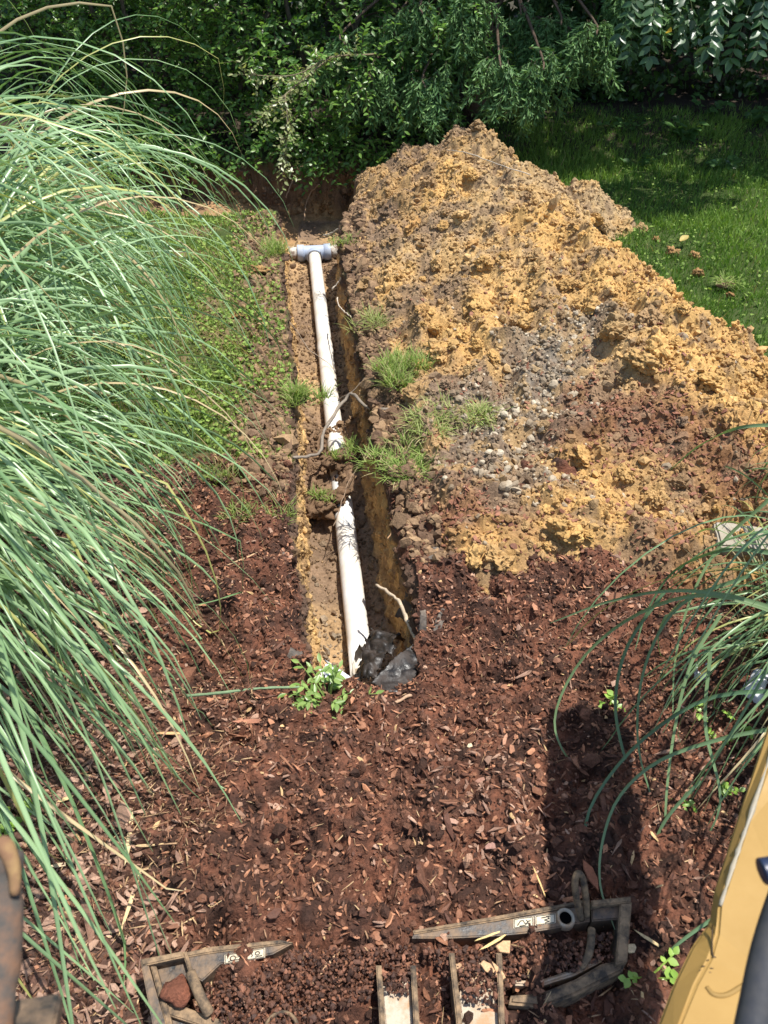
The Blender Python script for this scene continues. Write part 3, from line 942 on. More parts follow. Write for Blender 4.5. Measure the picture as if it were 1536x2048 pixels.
# sods and tufts round the trench: every one a thing of its own
def tuft(px, py, z, r, n, label, hgt=(0.07, 0.15), lean=0.7, soil=True, tone=0):
    g = P(px, py, z)
    zz = float(top_z(g[0], g[1])) if z is None else z
    root = thing('grass_tuft', label, 'grass tuft', g, 'torn grass tufts round the trench')
    a = rng.uniform(0, 6.28, n)
    rr = r * np.sqrt(rng.random(n))
    pp = np.stack([g[0] + rr * np.cos(a), g[1] + rr * np.sin(a), np.full(n, g[2])], 1)
    if soil:
        t = lumps(I3, 1, .35, 1.6, .5, .1)[0]
        v = t[0] * np.array([r * .7, r * .6, r * .42]) + g - np.array([0, 0, r * .24])
        obj('soil_clump', v, t[1], M_CLOD, SOILD * 1.4, root, True)
        pp[:, 2] = g[2] + r * 0.1 * (1 - (rr / r) ** 2) - 0.01
    n = int(n * 1.9)
    a = rng.uniform(0, 6.28, n)
    rr = r * np.sqrt(rng.random(n))
    sub = rng.normal(0, .55, (7, 2)) * r
    si = rng.integers(0, 7, n)
    pp = np.stack([g[0] + sub[si, 0] * 1.2 + .5 * rr * np.cos(a), g[1] + sub[si, 1] + .5 * rr * np.sin(a), np.full(n, g[2])], 1)
    if soil:
        pp[:, 2] = g[2] + r * 0.1 * (1 - (rr / r) ** 2) - 0.01
    sc = rng.uniform(*hgt, n) * rng.uniform(.5, 1, n)
    le = rng.uniform(0.1, 1, n) * lean + 0.5 * lean * rr / r
    R = euler_m(0, le, a + rng.normal(0, 1.1, n))
    S = np.stack([sc, rng.uniform(.004, .0065, n), sc], 1)
    c = mixc((0.14, 0.22, 0.04), (0.30, 0.38, 0.11), rng.random(n))
    if tone:
        c = mixc(c, (0.42, 0.38, 0.18), tone * rng.random(n))
    dry = rng.random(n) < 0.12
    c[dry] = (0.45, 0.38, 0.2)
    t4 = blade_templates(6, 3, 0.9)
    scatter(root, 'blade', 'blades', t4, rng.integers(0, 6, n), R, S, pp, c, M_GRASS, 0)
    return root
tuft(795, 735, .10, .15, 380, 'bright green sod lying on the right rim of the trench, halfway along')
tuft(862, 835, .12, .17, 360, 'pale flattened sod on the heap right of the trench, above the lowest rim tuft', lean=1.0, tone=.6)
tuft(815, 925, .06, .16, 360, 'green sod drooping over the right rim beside the fallen soil', lean=.9)
tuft(588, 790, .02, .10, 230, 'bushy green tuft on the left rim of the trench with bare roots below')
tuft(545, 505, .02, .13, 200, 'grass tuft on the left rim closest to the grey tee fitting')
tuft(690, 900, -.27, .07, 90, 'small tuft sitting on the soil that covers the pipe', hgt=(.05, .11))
tuft(645, 992, -.33, .05, 60, 'tiny bright tuft on the trench floor left of the pipe', hgt=(.04, .09))
tuft(512, 1040, .03, .12, 150, 'yellowish green tuft at the edge of the mulch left of the trench', hgt=(.06, .12), tone=.3)
tuft(740, 640, .06, .11, 110, 'thin dry tuft on the right rim below the yellow clod', lean=1.0, tone=.7)
tuft(690, 480, .03, .08, 80, 'dark little tuft on the right rim beside the tee fitting', hgt=(.05, .1))
tuft(430, 940, .03, .10, 120, 'low green tuft where lawn meets mulch under the arching blades', hgt=(.05, .1))
# torn dark sod lying alone on the right lawn
tuft(1455, 565, .05, .085, 90, 'dark upturned sod lying alone on the right lawn', lean=1.3, hgt=(.05, .11))

# ------------------------------------------------------------------ pampas grass
def pampas(cx, cy, rbase, n, label, Lr, e_r, az, reject, colr, wr=(0.010, 0.022), n_ind=300, droop=(72, 98)):
    root = thing('pampas_grass', label, 'ornamental grass', (cx, cy, float(surf_z(cx, cy))), 'pampas grass clumps')
    items = []
    tries = 0
    while len(items) < n and tries < n * 6:
        tries += 1
        a = az(len(items))
        L = rng.uniform(*Lr)
        e0 = math.radians(rng.uniform(*e_r))
        ef = -math.radians(rng.uniform(*droop))
        q = rng.uniform(0.9, 2.4)
        m = 20
        s = np.linspace(0, 1, m)
        el = e0 + (ef - e0) * s ** q
        if rng.random() < .10:
            kk = rng.uniform(.45, .85)
            el = el - rng.uniform(.4, 1.1) * (s > kk)
        aa = a + 0.45 * rng.normal() * s ** 2 + 0.06 * np.sin(s * rng.uniform(2, 7) + rng.uniform(0, 6))
        step = L / (m - 1)
        d = np.stack([np.cos(el) * np.cos(aa), np.cos(el) * np.sin(aa), np.sin(el)], 1)
        rb = rbase * math.sqrt(rng.random())
        ph = a + rng.normal(0, 1.0)
        p0 = np.array([cx + rb * math.cos(ph), cy + rb * math.sin(ph), 0.0])
        p0[2] = 0.02
        pts = p0 + np.concatenate([[[0, 0, 0]], np.cumsum(d[:-1] * step, 0)])
        # tips that reach the ground lie along it
        if reject(pts):
            continue
        gz = surf_z(pts[:, 0], pts[:, 1]) + 0.012
        low = pts[1:, 2] < gz[1:]
        pts[1:, 2] = np.where(low, gz[1:], pts[1:, 2])
        w = (rng.uniform(*wr) * (1.35 if rng.random() < .15 else 1)) * 0.5 * (np.clip(1 - s, 0, 1) ** 0.55) * (0.55 + 0.45 * sstep(0, .15, s)) + 0.0006
        t = np.gradient(pts, axis=0)
        t /= np.linalg.norm(t, axis=1)[:, None] + 1e-9
        side = np.stack([-np.sin(aa), np.cos(aa), np.zeros(m)], 1)
        tw = rng.normal(0, 0.5) + rng.normal(0, 0.9) * s
        nrm = np.cross(side, t)
        sd = side * np.cos(tw)[:, None] + nrm * np.sin(tw)[:, None]
        nm = np.cross(sd, t)
        v = np.stack([pts - sd * w[:, None] + nm * w[:, None] * .35, pts - nm * w[:, None] * .12, pts + sd * w[:, None] + nm * w[:, None] * .35], 1).reshape(-1, 3)
        i = np.arange(m - 1)[:, None] * 3
        qd = np.concatenate([np.stack([i[:, 0] + k, i[:, 0] + k + 1, i[:, 0] + k + 4, i[:, 0] + k + 3], 1) for k in (0, 1)])
        f = rng.random()
        c0 = mixc(colr[0], colr[1], f)
        if rng.random() < 0.07:
            c0 = np.array((0.36, 0.36, 0.12))
        if rng.random() < 0.05:
            c0 = np.array((0.42, 0.33, 0.18))
        cc = np.repeat((c0[None] * (0.85 + 0.25 * s[:, None])), 3, 0)
        cc[1::3] *= 1.25          # pale midrib
        px, py, dd = proj(pts)
        ins = (px > 0) & (px < 1536) & (py > 0) & (py < 2048) & (dd > .3)
        score = float((w / np.maximum(dd, .3) * ins).sum())
        items.append((score, v, qd, cc))
    items.sort(key=lambda k: -k[0])
    for sc, v, qd, cc in items[:n_ind]:
        obj('blade', v, qd, M_BLADE, cc, root, True)
    if len(items) > n_ind:
        mb = MB()
        for sc, v, qd, cc in items[n_ind:]:
            mb.add(v, quads=qd, col=cc)
        mb.build('blades', M_BLADE, root, True, 'stuff')
    # dry thatch in the crown of the clump
    mb = MB()
    for k in range(260):
        a = rng.uniform(0, 6.28)
        r = rbase * 1.1 * math.sqrt(rng.random())
        b0 = np.array([cx + r * math.cos(a), cy + r * math.sin(a), 0])
        b0[2] = surf_z(b0[0], b0[1])
        L = rng.uniform(.15, .5)
        e = rng.uniform(.5, 1.4)
        a2 = a + rng.normal(0, .8)
        d = np.array([math.cos(e) * math.cos(a2), math.cos(e) * math.sin(a2), math.sin(e)])
        sd = np.array([-math.sin(a2), math.cos(a2), 0]) * .005
        v = np.array([b0 - sd, b0 + sd, b0 + d * L * .6 + sd * .7, b0 + d * L * .6 - sd * .7, b0 + d * L + np.array([0, 0, -.05])])
        mb.add(v, quads=[[0, 1, 2, 3]], tris=[[3, 2, 4]], col=mixc((0.10, 0.10, 0.05), (0.36, 0.27, 0.14), rng.random()))
    mb.build('thatch', M_BLADE, root, kind='stuff')
    return root

def rej_left(lim_near, lim_few, share=0.2):
    def f(pts):
        px, py, d = proj(pts)
        dist = np.linalg.norm(pts - np.array([0, 0, CAM_H]), axis=1)
        if dist.min() < 1.15 or d.min() < 0.5:
            return True
        lim = np.interp(py, [0, 300, 520, 800, 1100, 1400, 1750, 2048], lim_near)
        lf = np.interp(py, [0, 300, 520, 800, 1100, 1400, 1750, 2048], lim_few)
        return bool((px > (lf if rng.random() < share else lim)).any())
    return f
az_front = lambda k: rng.normal(-0.2, 0.6) if rng.random() < 0.88 else rng.uniform(0, 6.28)
pampas(-1.98, 2.1, 0.38, 680, 'big front clump of pampas grass arching over the mulch at the left', (1.5, 3.2), (56, 89), az_front,
       rej_left([230, 330, 370, 400, 410, 440, 450, 330], [330, 470, 560, 600, 590, 500, 480, 430]), ((0.12, 0.21, 0.085), (0.27, 0.385, 0.195)))
az_back = lambda k: rng.normal(0.05, 0.6) if rng.random() < 0.88 else rng.uniform(0, 6.28)
pampas(-2.45, 3.65, 0.38, 560, 'rear clump of pampas grass arching over the lawn at the left', (1.6, 3.2), (54, 89), az_back,
       rej_left([300, 370, 400, 400, 390, 380, 300, 100], [520, 570, 600, 600, 560, 480, 300, 100]), ((0.12, 0.215, 0.085), (0.27, 0.39, 0.195)))

def rej_right(pts):
    px, py, d = proj(pts)
    dist = np.linalg.norm(pts - np.array([0, 0, CAM_H]), axis=1)
    if dist.min() < 1.2 or d.min() < 0.6:
        return True
    lim = np.interp(py, [0, 850, 1000, 1200, 1400, 1700, 2048], [1600, 1500, 1330, 1120, 1100, 1160, 1250])
    lim2 = np.interp(py, [0, 850, 1000, 1200, 1400, 1700, 2048], [1600, 1520, 1420, 1310, 1290, 1350, 1430])
    return bool((px < (lim if rng.random() < .05 else lim2)).any() or ((py < 840) & (px < 1560)).any())
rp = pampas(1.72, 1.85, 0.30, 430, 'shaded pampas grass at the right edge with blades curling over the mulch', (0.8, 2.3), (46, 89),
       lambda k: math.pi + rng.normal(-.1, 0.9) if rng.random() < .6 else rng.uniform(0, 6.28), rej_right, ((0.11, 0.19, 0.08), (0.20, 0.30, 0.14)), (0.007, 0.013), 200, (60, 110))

for pth in ([(1590, 1230, .75), (1450, 1190, .78), (1330, 1182, .72), (1210, 1205, .62), (1100, 1246, .52)],
            [(1600, 1240, .70), (1420, 1190, .74), (1280, 1225, .62), (1170, 1310, .45), (1112, 1420, .28), (1125, 1500, .18), (1200, 1590, .07)],
            [(1580, 1380, .55), (1430, 1392, .52), (1320, 1450, .42), (1235, 1530, .32), (1178, 1620, .26), (1172, 1700, .22), (1200, 1790, .20), (1270, 1880, .17), (1350, 1960, .15)],
            [(1590, 1450, .50), (1450, 1475, .48), (1320, 1520, .42), (1240, 1590, .36), (1205, 1680, .30), (1200, 1770, .27), (1230, 1860, .26)],
            [(1330, 1180, .6), (1255, 1290, .45), (1230, 1400, .32), (1245, 1500, .2), (1280, 1600, .1), (1330, 1690, .07), (1400, 1712, .05)],
            [(1570, 1110, .70), (1450, 1100, .66), (1350, 1140, .5), (1295, 1220, .35), (1270, 1300, .25)],
            [(1536, 1000, .75), (1440, 1090, .6), (1380, 1200, .45), (1350, 1320, .3), (1345, 1440, .15)],
            [(1600, 850, .95), (1480, 855, .9), (1400, 890, .75), (1340, 940, .6)],
            [(1400, 1560, .35), (1330, 1640, .25), (1290, 1730, .15), (1250, 1790, .08)],
            [(1480, 1800, .3), (1390, 1860, .28), (1330, 1910, .24), (1290, 1960, .2)],
            [(1440, 1230, .6), (1380, 1330, .5), (1345, 1480, .35), (1330, 1640, .2), (1340, 1760, .1)],
            [(1420, 1300, .55), (1410, 1450, .4), (1440, 1600, .25), (1400, 1700, .12)],
            [(1500, 1150, .7), (1360, 1210, .6), (1290, 1330, .45), (1275, 1480, .3), (1310, 1620, .15)]):
    w_ = smooth_path([P(*q_) for q_ in pth], 26)
    m_ = len(w_)
    t_ = np.gradient(w_, axis=0)
    sd_ = np.cross(t_, np.array([.2, -.75, .65]))
    sd_ /= np.linalg.norm(sd_, axis=1)[:, None]
    nm_ = np.cross(sd_, t_ / np.linalg.norm(t_, axis=1)[:, None])
    wd = .0055 * (1 - np.linspace(0, 1, m_)) ** .5 + .0008
    v = np.stack([w_ - sd_ * wd[:, None] + nm_ * wd[:, None] * .4, w_, w_ + sd_ * wd[:, None] + nm_ * wd[:, None] * .4], 1).reshape(-1, 3)
    i_ = np.arange(m_ - 1) * 3
    obj('blade', v, np.concatenate([np.stack([i_ + k, i_ + k + 1, i_ + k + 4, i_ + k + 3], 1) for k in (0, 1)]), M_BLADE, mixc((0.09, 0.17, 0.085), (0.2, 0.29, 0.13), rng.random()), rp, True)

# ------------------------------------------------------------------ shrubs, cedar and trees at the back
def spray(starts, dirs, lens, leaf, gap, droop, size_var=0.25):
    """leafy twigs: returns stems (MB) and leaf transforms"""
    mb = MB()
    Rs, Ss, Ts = [], [], []
    for p0, d, L in zip(starts, dirs, lens):
        m = 6
        s = np.linspace(0, 1, m)
        pts = p0 + d * (s * L)[:, None] + np.array([0, 0, -1.0]) * (droop * L * s ** 2)[:, None] + rng.normal(0, .01, (m, 3)) * s[:, None]
        v, q, t = tube(pts, np.linspace(.0045, .0012, m), 3, False)
        mb.add(v, quads=q, col=(0.10, 0.085, 0.05))
        k = max(3, int(L / gap))
        f = np.linspace(.12, 1, k)
        pos = np.stack([np.interp(f, s, pts[:, i]) for i in range(3)], 1)
        tan = pts[-1] - pts[0]
        tan = tan / np.linalg.norm(tan)
        sd = np.cross(tan, [0, 0, 1.0])
        sd = sd / (np.linalg.norm(sd) + 1e-9)
        up = np.cross(sd, tan)
        ang = rng.normal(0, .5, k)
        sign = np.where(np.arange(k) % 2, 1, -1)
        out = sd[None] * (np.cos(ang) * sign)[:, None] + up[None] * np.sin(ang)[:, None]
        xd = out * .8 + tan[None] * rng.uniform(.3, .9, (k, 1)) + rng.normal(0, .15, (k, 3))
        zh = np.array([0, -.35, 1.0])[None] + rng.normal(0, .45, (k, 3))
        Rs.append(frame_m(xd, zh))
        Ss.append(leaf * rng.uniform(1 - size_var, 1 + size_var, k) * (1 - .25 * f))
        Ts.append(pos)
    return mb, np.concatenate(Rs), np.concatenate(Ss), np.concatenate(Ts)

# broadleaf shrub: a mound whose face overhangs the cut bank
shrub = thing('broadleaf_shrub', 'dense broadleaf shrub with small glossy leaves overhanging the bank behind the tee', 'shrub', (-0.9, 8.4, 0.1))
n = 3300
bx = rng.uniform(-3.4, 0.75, n)
bz = np.where(rng.random(n) < .75, rng.uniform(0.02, 1.75, n), rng.uniform(1.5, 3.3, n))
front = 7.92 - 0.34 * fbm(bx * 1.1, bz * 1.3, 2.0, o=2) - 0.42 * np.exp(-((bx + .55) / .45) ** 2 - ((bz - .75) / .4) ** 2) + 0.25 * sstep(1.6, 3.2, bz) + 0.25 * sstep(.35, 0., bz)
by = front + np.abs(rng.normal(0, .42, n))
by = by - 0.25 * fbm(bx * 1.7, bz * 1.9, 5.0, o=1)
st = np.stack([bx, by, bz], 1)
keep_ = (fbm(bx * 2.6, bz * 2.8, by * 1.5, o=2) > -.22) | (by > 8.3)
st = st[keep_]
n = len(st)
dr_ = np.stack([rng.normal(0, .55, n), -np.abs(rng.normal(.75, .4, n)), rng.normal(.12, .5, n)], 1)
dr_ /= np.linalg.norm(dr_, axis=1)[:, None]
m_ = 190
ox = rng.uniform(-2.6, .5, m_)
st = np.concatenate([st, np.stack([ox, rng.uniform(7.58, 7.8, m_), rng.uniform(.06, .32, m_)], 1)])
od = np.stack([rng.normal(0, .5, m_), -np.abs(rng.normal(.8, .3, m_)), rng.normal(-.25, .4, m_)], 1)
dr_ = np.concatenate([dr_, od / np.linalg.norm(od, axis=1)[:, None]])
n = n + m_
mb, R, S, T = spray(st, dr_, rng.uniform(.18, .46, n), .068, .031, .25)
mb.build('twigs', M_BARK, shrub, kind='stuff')
c = mixc((0.06, 0.15, 0.022), (0.21, 0.36, 0.07), rng.random(len(T)) ** 1.2)
scatter(shrub, 'leaf', 'foliage', LEAFT, rng.integers(0, 6, len(T)), R, S, T, c, M_LEAF, 300, True, prefer=np.where(T[:, 1] < 7.7, 1.0, .3))
for k in range(9):
    x0 = -3.0 + k * .42 + rng.normal(0, .1)
    pts = smooth_path([(x0, 8.5, 0), (x0 + rng.normal(0, .15), 8.35, .6), (x0 + rng.normal(0, .3), 8.1, 1.4), (x0 + rng.normal(0, .4), 8.0, 2.6)], 14)
    v, q, t = tube(pts, np.linspace(.035, .01, len(pts)), 6)
    MB().add(v, quads=q, tris=t, col=(0.09, 0.075, 0.055)).build('stem', M_BARK, shrub, True)
# a branch that sticks out towards the trench, sunlight put into its pale colours
pb = thing('pale_branch', 'leafy branch sticking out of the shrub above the left rim, sunlight painted into its pale leaves', 'branch', (-0.85, 6.9, 0.6))
st, dd_, ln = [], [], []
main = smooth_path([(-.05, 7.55, .95), PD(660, 115, 6.35), PD(590, 150, 6.25), PD(490, 150, 6.15)], 12)
main2 = smooth_path([PD(660, 115, 6.35), PD(570, 190, 6.2), PD(530, 230, 6.1)], 10)
main3 = smooth_path([PD(570, 190, 6.2), PD(575, 260, 6.2), PD(565, 335, 6.25)], 10)
tw = MB()
for mn in (main, main2, main3):
    v, q, t = tube(mn, np.linspace(.008, .003, len(mn)), 5)
    tw.add(v, quads=q, tris=t, col=(0.22, 0.18, 0.11))
    for k in range(2, len(mn), 1):
        for r_ in range(3):
            st.append(mn[k])
            d = (mn[k] - mn[k - 1])
            d = d / np.linalg.norm(d) + rng.normal(0, .75, 3)
            dd_.append(d / np.linalg.norm(d))
            ln.append(rng.uniform(.07, .17))
tw.build('twig', M_BARK, pb, True)
mb, R, S, T = spray(st, dd_, ln, .05, .02, .2)
mb.build('twigs', M_BARK, pb, kind='stuff')
c = mixc((0.14, 0.19, 0.06), (0.36, 0.38, 0.17), rng.random(len(T)))
scatter(pb, 'leaf', 'foliage', LEAFT, rng.integers(0, 6, len(T)), R, S, T, c, M_LEAF, 200, True)

# red cedar with hanging fronds
def frond_template():
    mb = MB()
    L = 1.0
    m = 9
    s = np.linspace(0, 1, m)
    pts = np.stack([.38 * s - .05 * s ** 2, .05 * np.sin(s * 2.5 + rng.uniform(0, 6)) * s, -.92 * s ** 1.35 + .10 * s], 1)
    v, q, t = tube(pts, np.linspace(.009, .002, m), 3, False)
    mb.add(v, quads=q, col=(0.09, 0.07, 0.04))
    nb = 30
    for k in range(nb):
        f = .05 + .95 * k / nb
        p0 = np.array([np.interp(f, s, pts[:, i]) for i in range(3)])
        a = k * 2.4 + rng.normal(0, .3)
        out = np.array([math.cos(a) * .7 + .3, math.sin(a), rng.uniform(-1.0, .15)])
        out /= np.linalg.norm(out)
        l = rng.uniform(.13, .28) * (1.1 - .6 * f)
        for j in range(6):
            g = .12 + .88 * j / 6
            b0 = p0 + out * l * g + np.array([0, 0, -.35 * l * g * g])
            d = out + rng.normal(0, .55, 3) + np.array([0, 0, -.55])
            d /= np.linalg.norm(d)
            ll = rng.uniform(.07, .15)
            sd = np.cross(d, rng.normal(0, 1, 3))
            sd = sd / np.linalg.norm(sd) * .0135
            b1 = b0 + d * ll
            mid = b0 + d * ll * .55 + np.array([0, 0, -.004])
            cc = mixc((0.06, 0.14, 0.045), (0.18, 0.31, 0.10), rng.random() ** 1.4)
            mb.add([b0 - sd * .6, b0 + sd * .6, mid + sd, mid - sd, b1], quads=[[0, 1, 2, 3]], tris=[[3, 2, 4]], col=cc)
        b1 = p0 + out * l + np.array([0, 0, -.35 * l])
        sd = np.cross(out, [0, 0, 1.0]) * .008
        mb.add([p0 - sd, p0 + sd, b1], tris=[[0, 1, 2]], col=(0.05, 0.08, 0.03))
    return mb
cedar = thing('cedar_tree', 'dark cedar with hanging feathery fronds behind the top of the heap', 'tree', (1.0, 9.3, 0.1))
fmesh = []
for k in range(10):
    mb = frond_template()
    me = raw_mesh('frond', np.concatenate(mb.v), mb.faces(), np.concatenate(mb.c))
    me.materials.append(M_NEEDLE)
    fmesh.append(me)
v, q, t = tube(smooth_path([(1.0, 9.3, -.1), (1.03, 9.3, 1.2), (.97, 9.32, 3), (1.0, 9.3, 5.2)], 16), np.linspace(.14, .03, 16 - 15 + 15), 10) if False else tube(np.linspace((1.0, 9.3, -.1), (1.02, 9.32, 5.4), 12), np.linspace(.15, .03, 12), 10)
MB().add(v, quads=q, tris=t, col=(0.14, 0.09, 0.06)).build('trunk', M_BARK, cedar, True)
nf = 0
limb_ends = []
for k in range(40):
    zz = rng.uniform(.35, 4.6)
    a = rng.uniform(-2.9, -.2) if k < 30 else rng.uniform(0, 3)
    r = rng.uniform(1.1, 2.0) * (1 - .1 * zz)
    e = np.array([1.0 + r * math.cos(a), 9.3 + r * math.sin(a), zz + rng.uniform(.1, .4)])
    b = smooth_path([(1.0, 9.3, zz), ((1.0 + e[0]) / 2, (9.3 + e[1]) / 2, zz + .35), e], 10)
    v, q, t = tube(b, np.linspace(.03, .006, len(b)), 5)
    MB().add(v, quads=q, tris=t, col=(0.12, 0.085, 0.06)).build('limb', M_BARK, cedar, True)
    for f in (range(3, len(b))):
        limb_ends.append(b[f])
def put_frond(p, size, a, parent):
    o = bpy.data.objects.new('frond', fmesh[int(rng.integers(0, len(fmesh)))])
    COL.objects.link(o)
    o.parent = parent
    o.matrix_parent_inverse = Matrix.Translation(-parent.location)
    o.location = tuple(float(q) for q in p)
    o.rotation_euler = (rng.normal(0, .25), rng.normal(0, .25), a)
    o.scale = (size, size, size)
for e in limb_ends[::3]:
    if e[1] > 8.0 or e[2] > 1.5:
        put_frond(e + rng.normal(0, .05, 3), rng.uniform(.4, .68), rng.normal(-math.pi / 2, 1.0), cedar)
# the sprays that hang towards the heap, each from the end of a limb
for (px_, py_, yy, k_) in ((845, 20, 7.7, 12), (950, 10, 7.6, 14), (1000, 125, 7.35, 16), (1085, 130, 7.3, 18), (1190, 60, 7.4, 16), (745, 150, 7.5, 12), (850, 165, 7.45, 14), (1240, -10, 7.6, 10), (925, 80, 7.7, 10), (1120, 40, 7.7, 12), (690, 80, 7.6, 8), (790, 60, 7.8, 10), (1040, 20, 7.9, 10)):
    u_, v_ = (px_ - 768) / FPX, (py_ - 1024) / FPX
    t_ = yy / (CP - v_ * SP)
    tip = np.array([u_ * t_, yy, CAM_H - t_ * (SP + v_ * CP)])
    lb = smooth_path([(1.0, 9.3, tip[2] + .5), ((1.0 + tip[0]) / 2, (9.3 + yy) / 2, tip[2] + .42), tip + (0, .15, .06), tip + (0, -.08, -.02)], 12)
    v, q, t = tube(lb, np.linspace(.022, .006, len(lb)), 5)
    MB().add(v, quads=q, tris=t, col=(0.12, 0.085, 0.06)).build('limb', M_BARK, cedar, True)
    for r_ in range(k_):
        a_ = rng.uniform(-3.3, .2)
        put_frond(tip + np.array([rng.normal(0, .10), abs(rng.normal(0, .12)), rng.normal(0, .05)]), rng.uniform(.3, .55), a_, cedar)

# tree with compound leaves hanging into the upper right corner
pin = thing('compound_leaf_tree', 'tree with feather-shaped compound leaves hanging into the upper right corner', 'tree', (4.75, 9.3, 0.1))
v, q, t = tube(np.linspace((4.75, 9.3, -.1), (4.6, 9.1, 5.2), 10), np.linspace(.13, .05, 10), 9)
MB().add(v, quads=q, tris=t, col=(0.12, 0.10, 0.08)).build('trunk', M_BARK, pin, True)
def compound(p0, d, L, npair, leaf, parent):
    mb = MB()
    m = 7
    s = np.linspace(0, 1, m)
    d = d / np.linalg.norm(d)
    pts = p0 + d * (s * L)[:, None] + np.array([0, 0, -1.0]) * (.22 * L * s ** 2)[:, None]
    v, q, t = tube(pts, np.linspace(.003, .0012, m), 4, False)
    mb.add(v, quads=q, col=(0.16, 0.2, 0.08))
    sd = np.cross(d, [0, 0, 1.0])
    sd /= np.linalg.norm(sd)
    for k in range(npair):
        f = .2 + .8 * k / npair
        pp = np.array([np.interp(f, s, pts[:, i]) for i in range(3)])
        for sg in ((-1, 1) if k < npair - 1 else (-1, 1, 0)):
            xd = sd * sg * 1.0 + d * (.5 if sg else 1.5) + np.array([0, 0, -.08]) + rng.normal(0, .07, 3)
            Rm = frame_m(xd[None], np.array([[0, -.75, .8]]) + rng.normal(0, .2, (1, 3)))[0]
            tv, tf = LEAFT[int(rng.integers(0, 6))]
            l = leaf * rng.uniform(.85, 1.15)
            c = mixc((0.035, 0.085, 0.035), (0.08, 0.16, 0.06), rng.random())
            off = mb.n
            mb.add((tv * np.array([l, l * 1.15, l])) @ Rm.T + pp, quads=tf[0], tris=tf[1], col=c)
    return mb.build('compound_leaf', M_LEAF, parent, True)
for bpts in ([(4.65, 9.1, 2.2), (3.4, 7.6, 2.2), PD(1330, -60, 5.7)], [(4.65, 9.1, 2.4), (3.2, 7.2, 2.2), PD(1440, -70, 5.4)], [(4.65, 9.1, 2.6), (3.5, 7.2, 2.2), PD(1540, -60, 5.5)]):
    b = smooth_path(bpts, 12)
    v, q, t = tube(b, np.linspace(.03, .006, len(b)), 6)
    MB().add(v, quads=q, tris=t, col=(0.12, 0.10, 0.07)).build('branch', M_BARK, pin, True)
    for k in range(4, len(b)):
        for r_ in range(3):
            d = rng.normal(0, .8, 3) + np.array([-.1, -.5, -.7])
            compound(b[k], d, rng.uniform(.34, .48), int(rng.integers(5, 8)), .092, pin)
for (px_, py_, dp) in ((1275, 25, 5.6), (1310, 40, 5.5), (1345, 0, 5.4), (1380, 45, 5.5), (1430, 30, 5.4), (1470, 15, 5.3), (1500, 60, 5.4), (1530, 30, 5.3), (1420, 70, 5.6), (1290, -10, 5.5), (1360, 20, 5.6), (1455, 45, 5.5)):
    compound(PD(px_, py_ - 50, dp), np.array([rng.normal(-.1, .35), -.3, -.8]), rng.uniform(.32, .42), 6, .09, pin)

# tall trees behind, whose crowns shade the edge of the lawn
def crown_leaves(c, r, n, leaf, shell=0.35):
    d = rng.normal(size=(n, 3))
    d /= np.linalg.norm(d, axis=1)[:, None]
    lump_ = 1 + .25 * fbm(d[:, 0] * 2 + c[0], d[:, 1] * 2, d[:, 2] * 2 + c[1], o=2)
    rad = rng.random(n) ** shell
    T = np.array(c) + d * (np.array(r) * (rad * lump_)[:, None])
    clump = fbm(T[:, 0] * 1.6, T[:, 1] * 1.6, T[:, 2] * 1.6, o=2) > -0.28
    T = T[clump]
    return T, rot_rand(len(T)), leaf * rng.uniform(.7, 1.3, len(T))
def tall_tree(x, y, h, c, r, n, label, trunk=.14):
    root = thing('woodland_tree', label, 'tree', (x, y, .1), 'tall trees behind the hedge')
    v, q, t = tube(smooth_path([(x, y, -.1), (x + .05, y, h * .4), (x - .04, y + .05, h * .75), (x, y, h)], 15), np.linspace(trunk, .03, 16), 9)
    MB().add(v, quads=q, tris=t, col=(0.10, 0.085, 0.065)).build('trunk', M_BARK, root, True)
    for k in range(5):
        a = k * 1.3 + x
        e = np.array([c[0] + r[0] * .7 * math.cos(a), c[1] + r[1] * .7 * math.sin(a), c[2] + rng.uniform(-.4, .6)])
        v, q, t = tube(np.linspace((x, y, h * .5 + .15 * k), e, 6), np.linspace(.05, .012, 6), 5)
        MB().add(v, quads=q, tris=t, col=(0.10, 0.085, 0.065)).build('limb', M_BARK, root, True)
    T, R, S = crown_leaves(c, r, int(n * 1.15), .2)
    cc = mixc((0.035, 0.08, 0.02), (0.075, 0.14, 0.035), rng.random(len(T)))
    scatter(root, 'leaf', 'crown', [LEAFS[0], LEAFS[1], LEAFT[0]], rng.integers(0, 3, len(T)), R, S, T, cc, M_LEAF, 0)
tall_tree(-3.6, 10.4, 6.5, (-3.4, 10.7, 4.4), (2.2, 1.9, 2.2), 3000, 'tall tree rising behind the shrub at the left')
tall_tree(-.6, 10.8, 6.8, (-.5, 10.9, 4.5), (2.1, 1.9, 2.1), 3000, 'tall tree rising behind the shrub at the centre')
tall_tree(2.4, 10.2, 6.6, (2.5, 9.6, 4.2), (2.0, 1.9, 1.9), 3800, 'tall tree standing right of the cedar')
tall_tree(5.0, 9.2, 6.6, (5.3, 9.3, 4.1), (2.1, 2.0, 1.8), 3400, 'tall tree at the far right edge of the lawn')
tall_tree(5.6, 12.5, 6.6, (4.6, 12, 3.6), (3.0, 2.0, 2.6), 3400, 'tall tree deep in the wood at the right')
tall_tree(1.4, 13.0, 6.6, (1.0, 12.6, 3.4), (3.0, 2.0, 2.8), 3400, 'tall tree deep in the wood behind the cedar')
tall_tree(-3.4, 13.0, 6.6, (-3.4, 12.6, 3.4), (3.0, 2.0, 2.8), 3400, 'tall tree deep in the wood at the left')

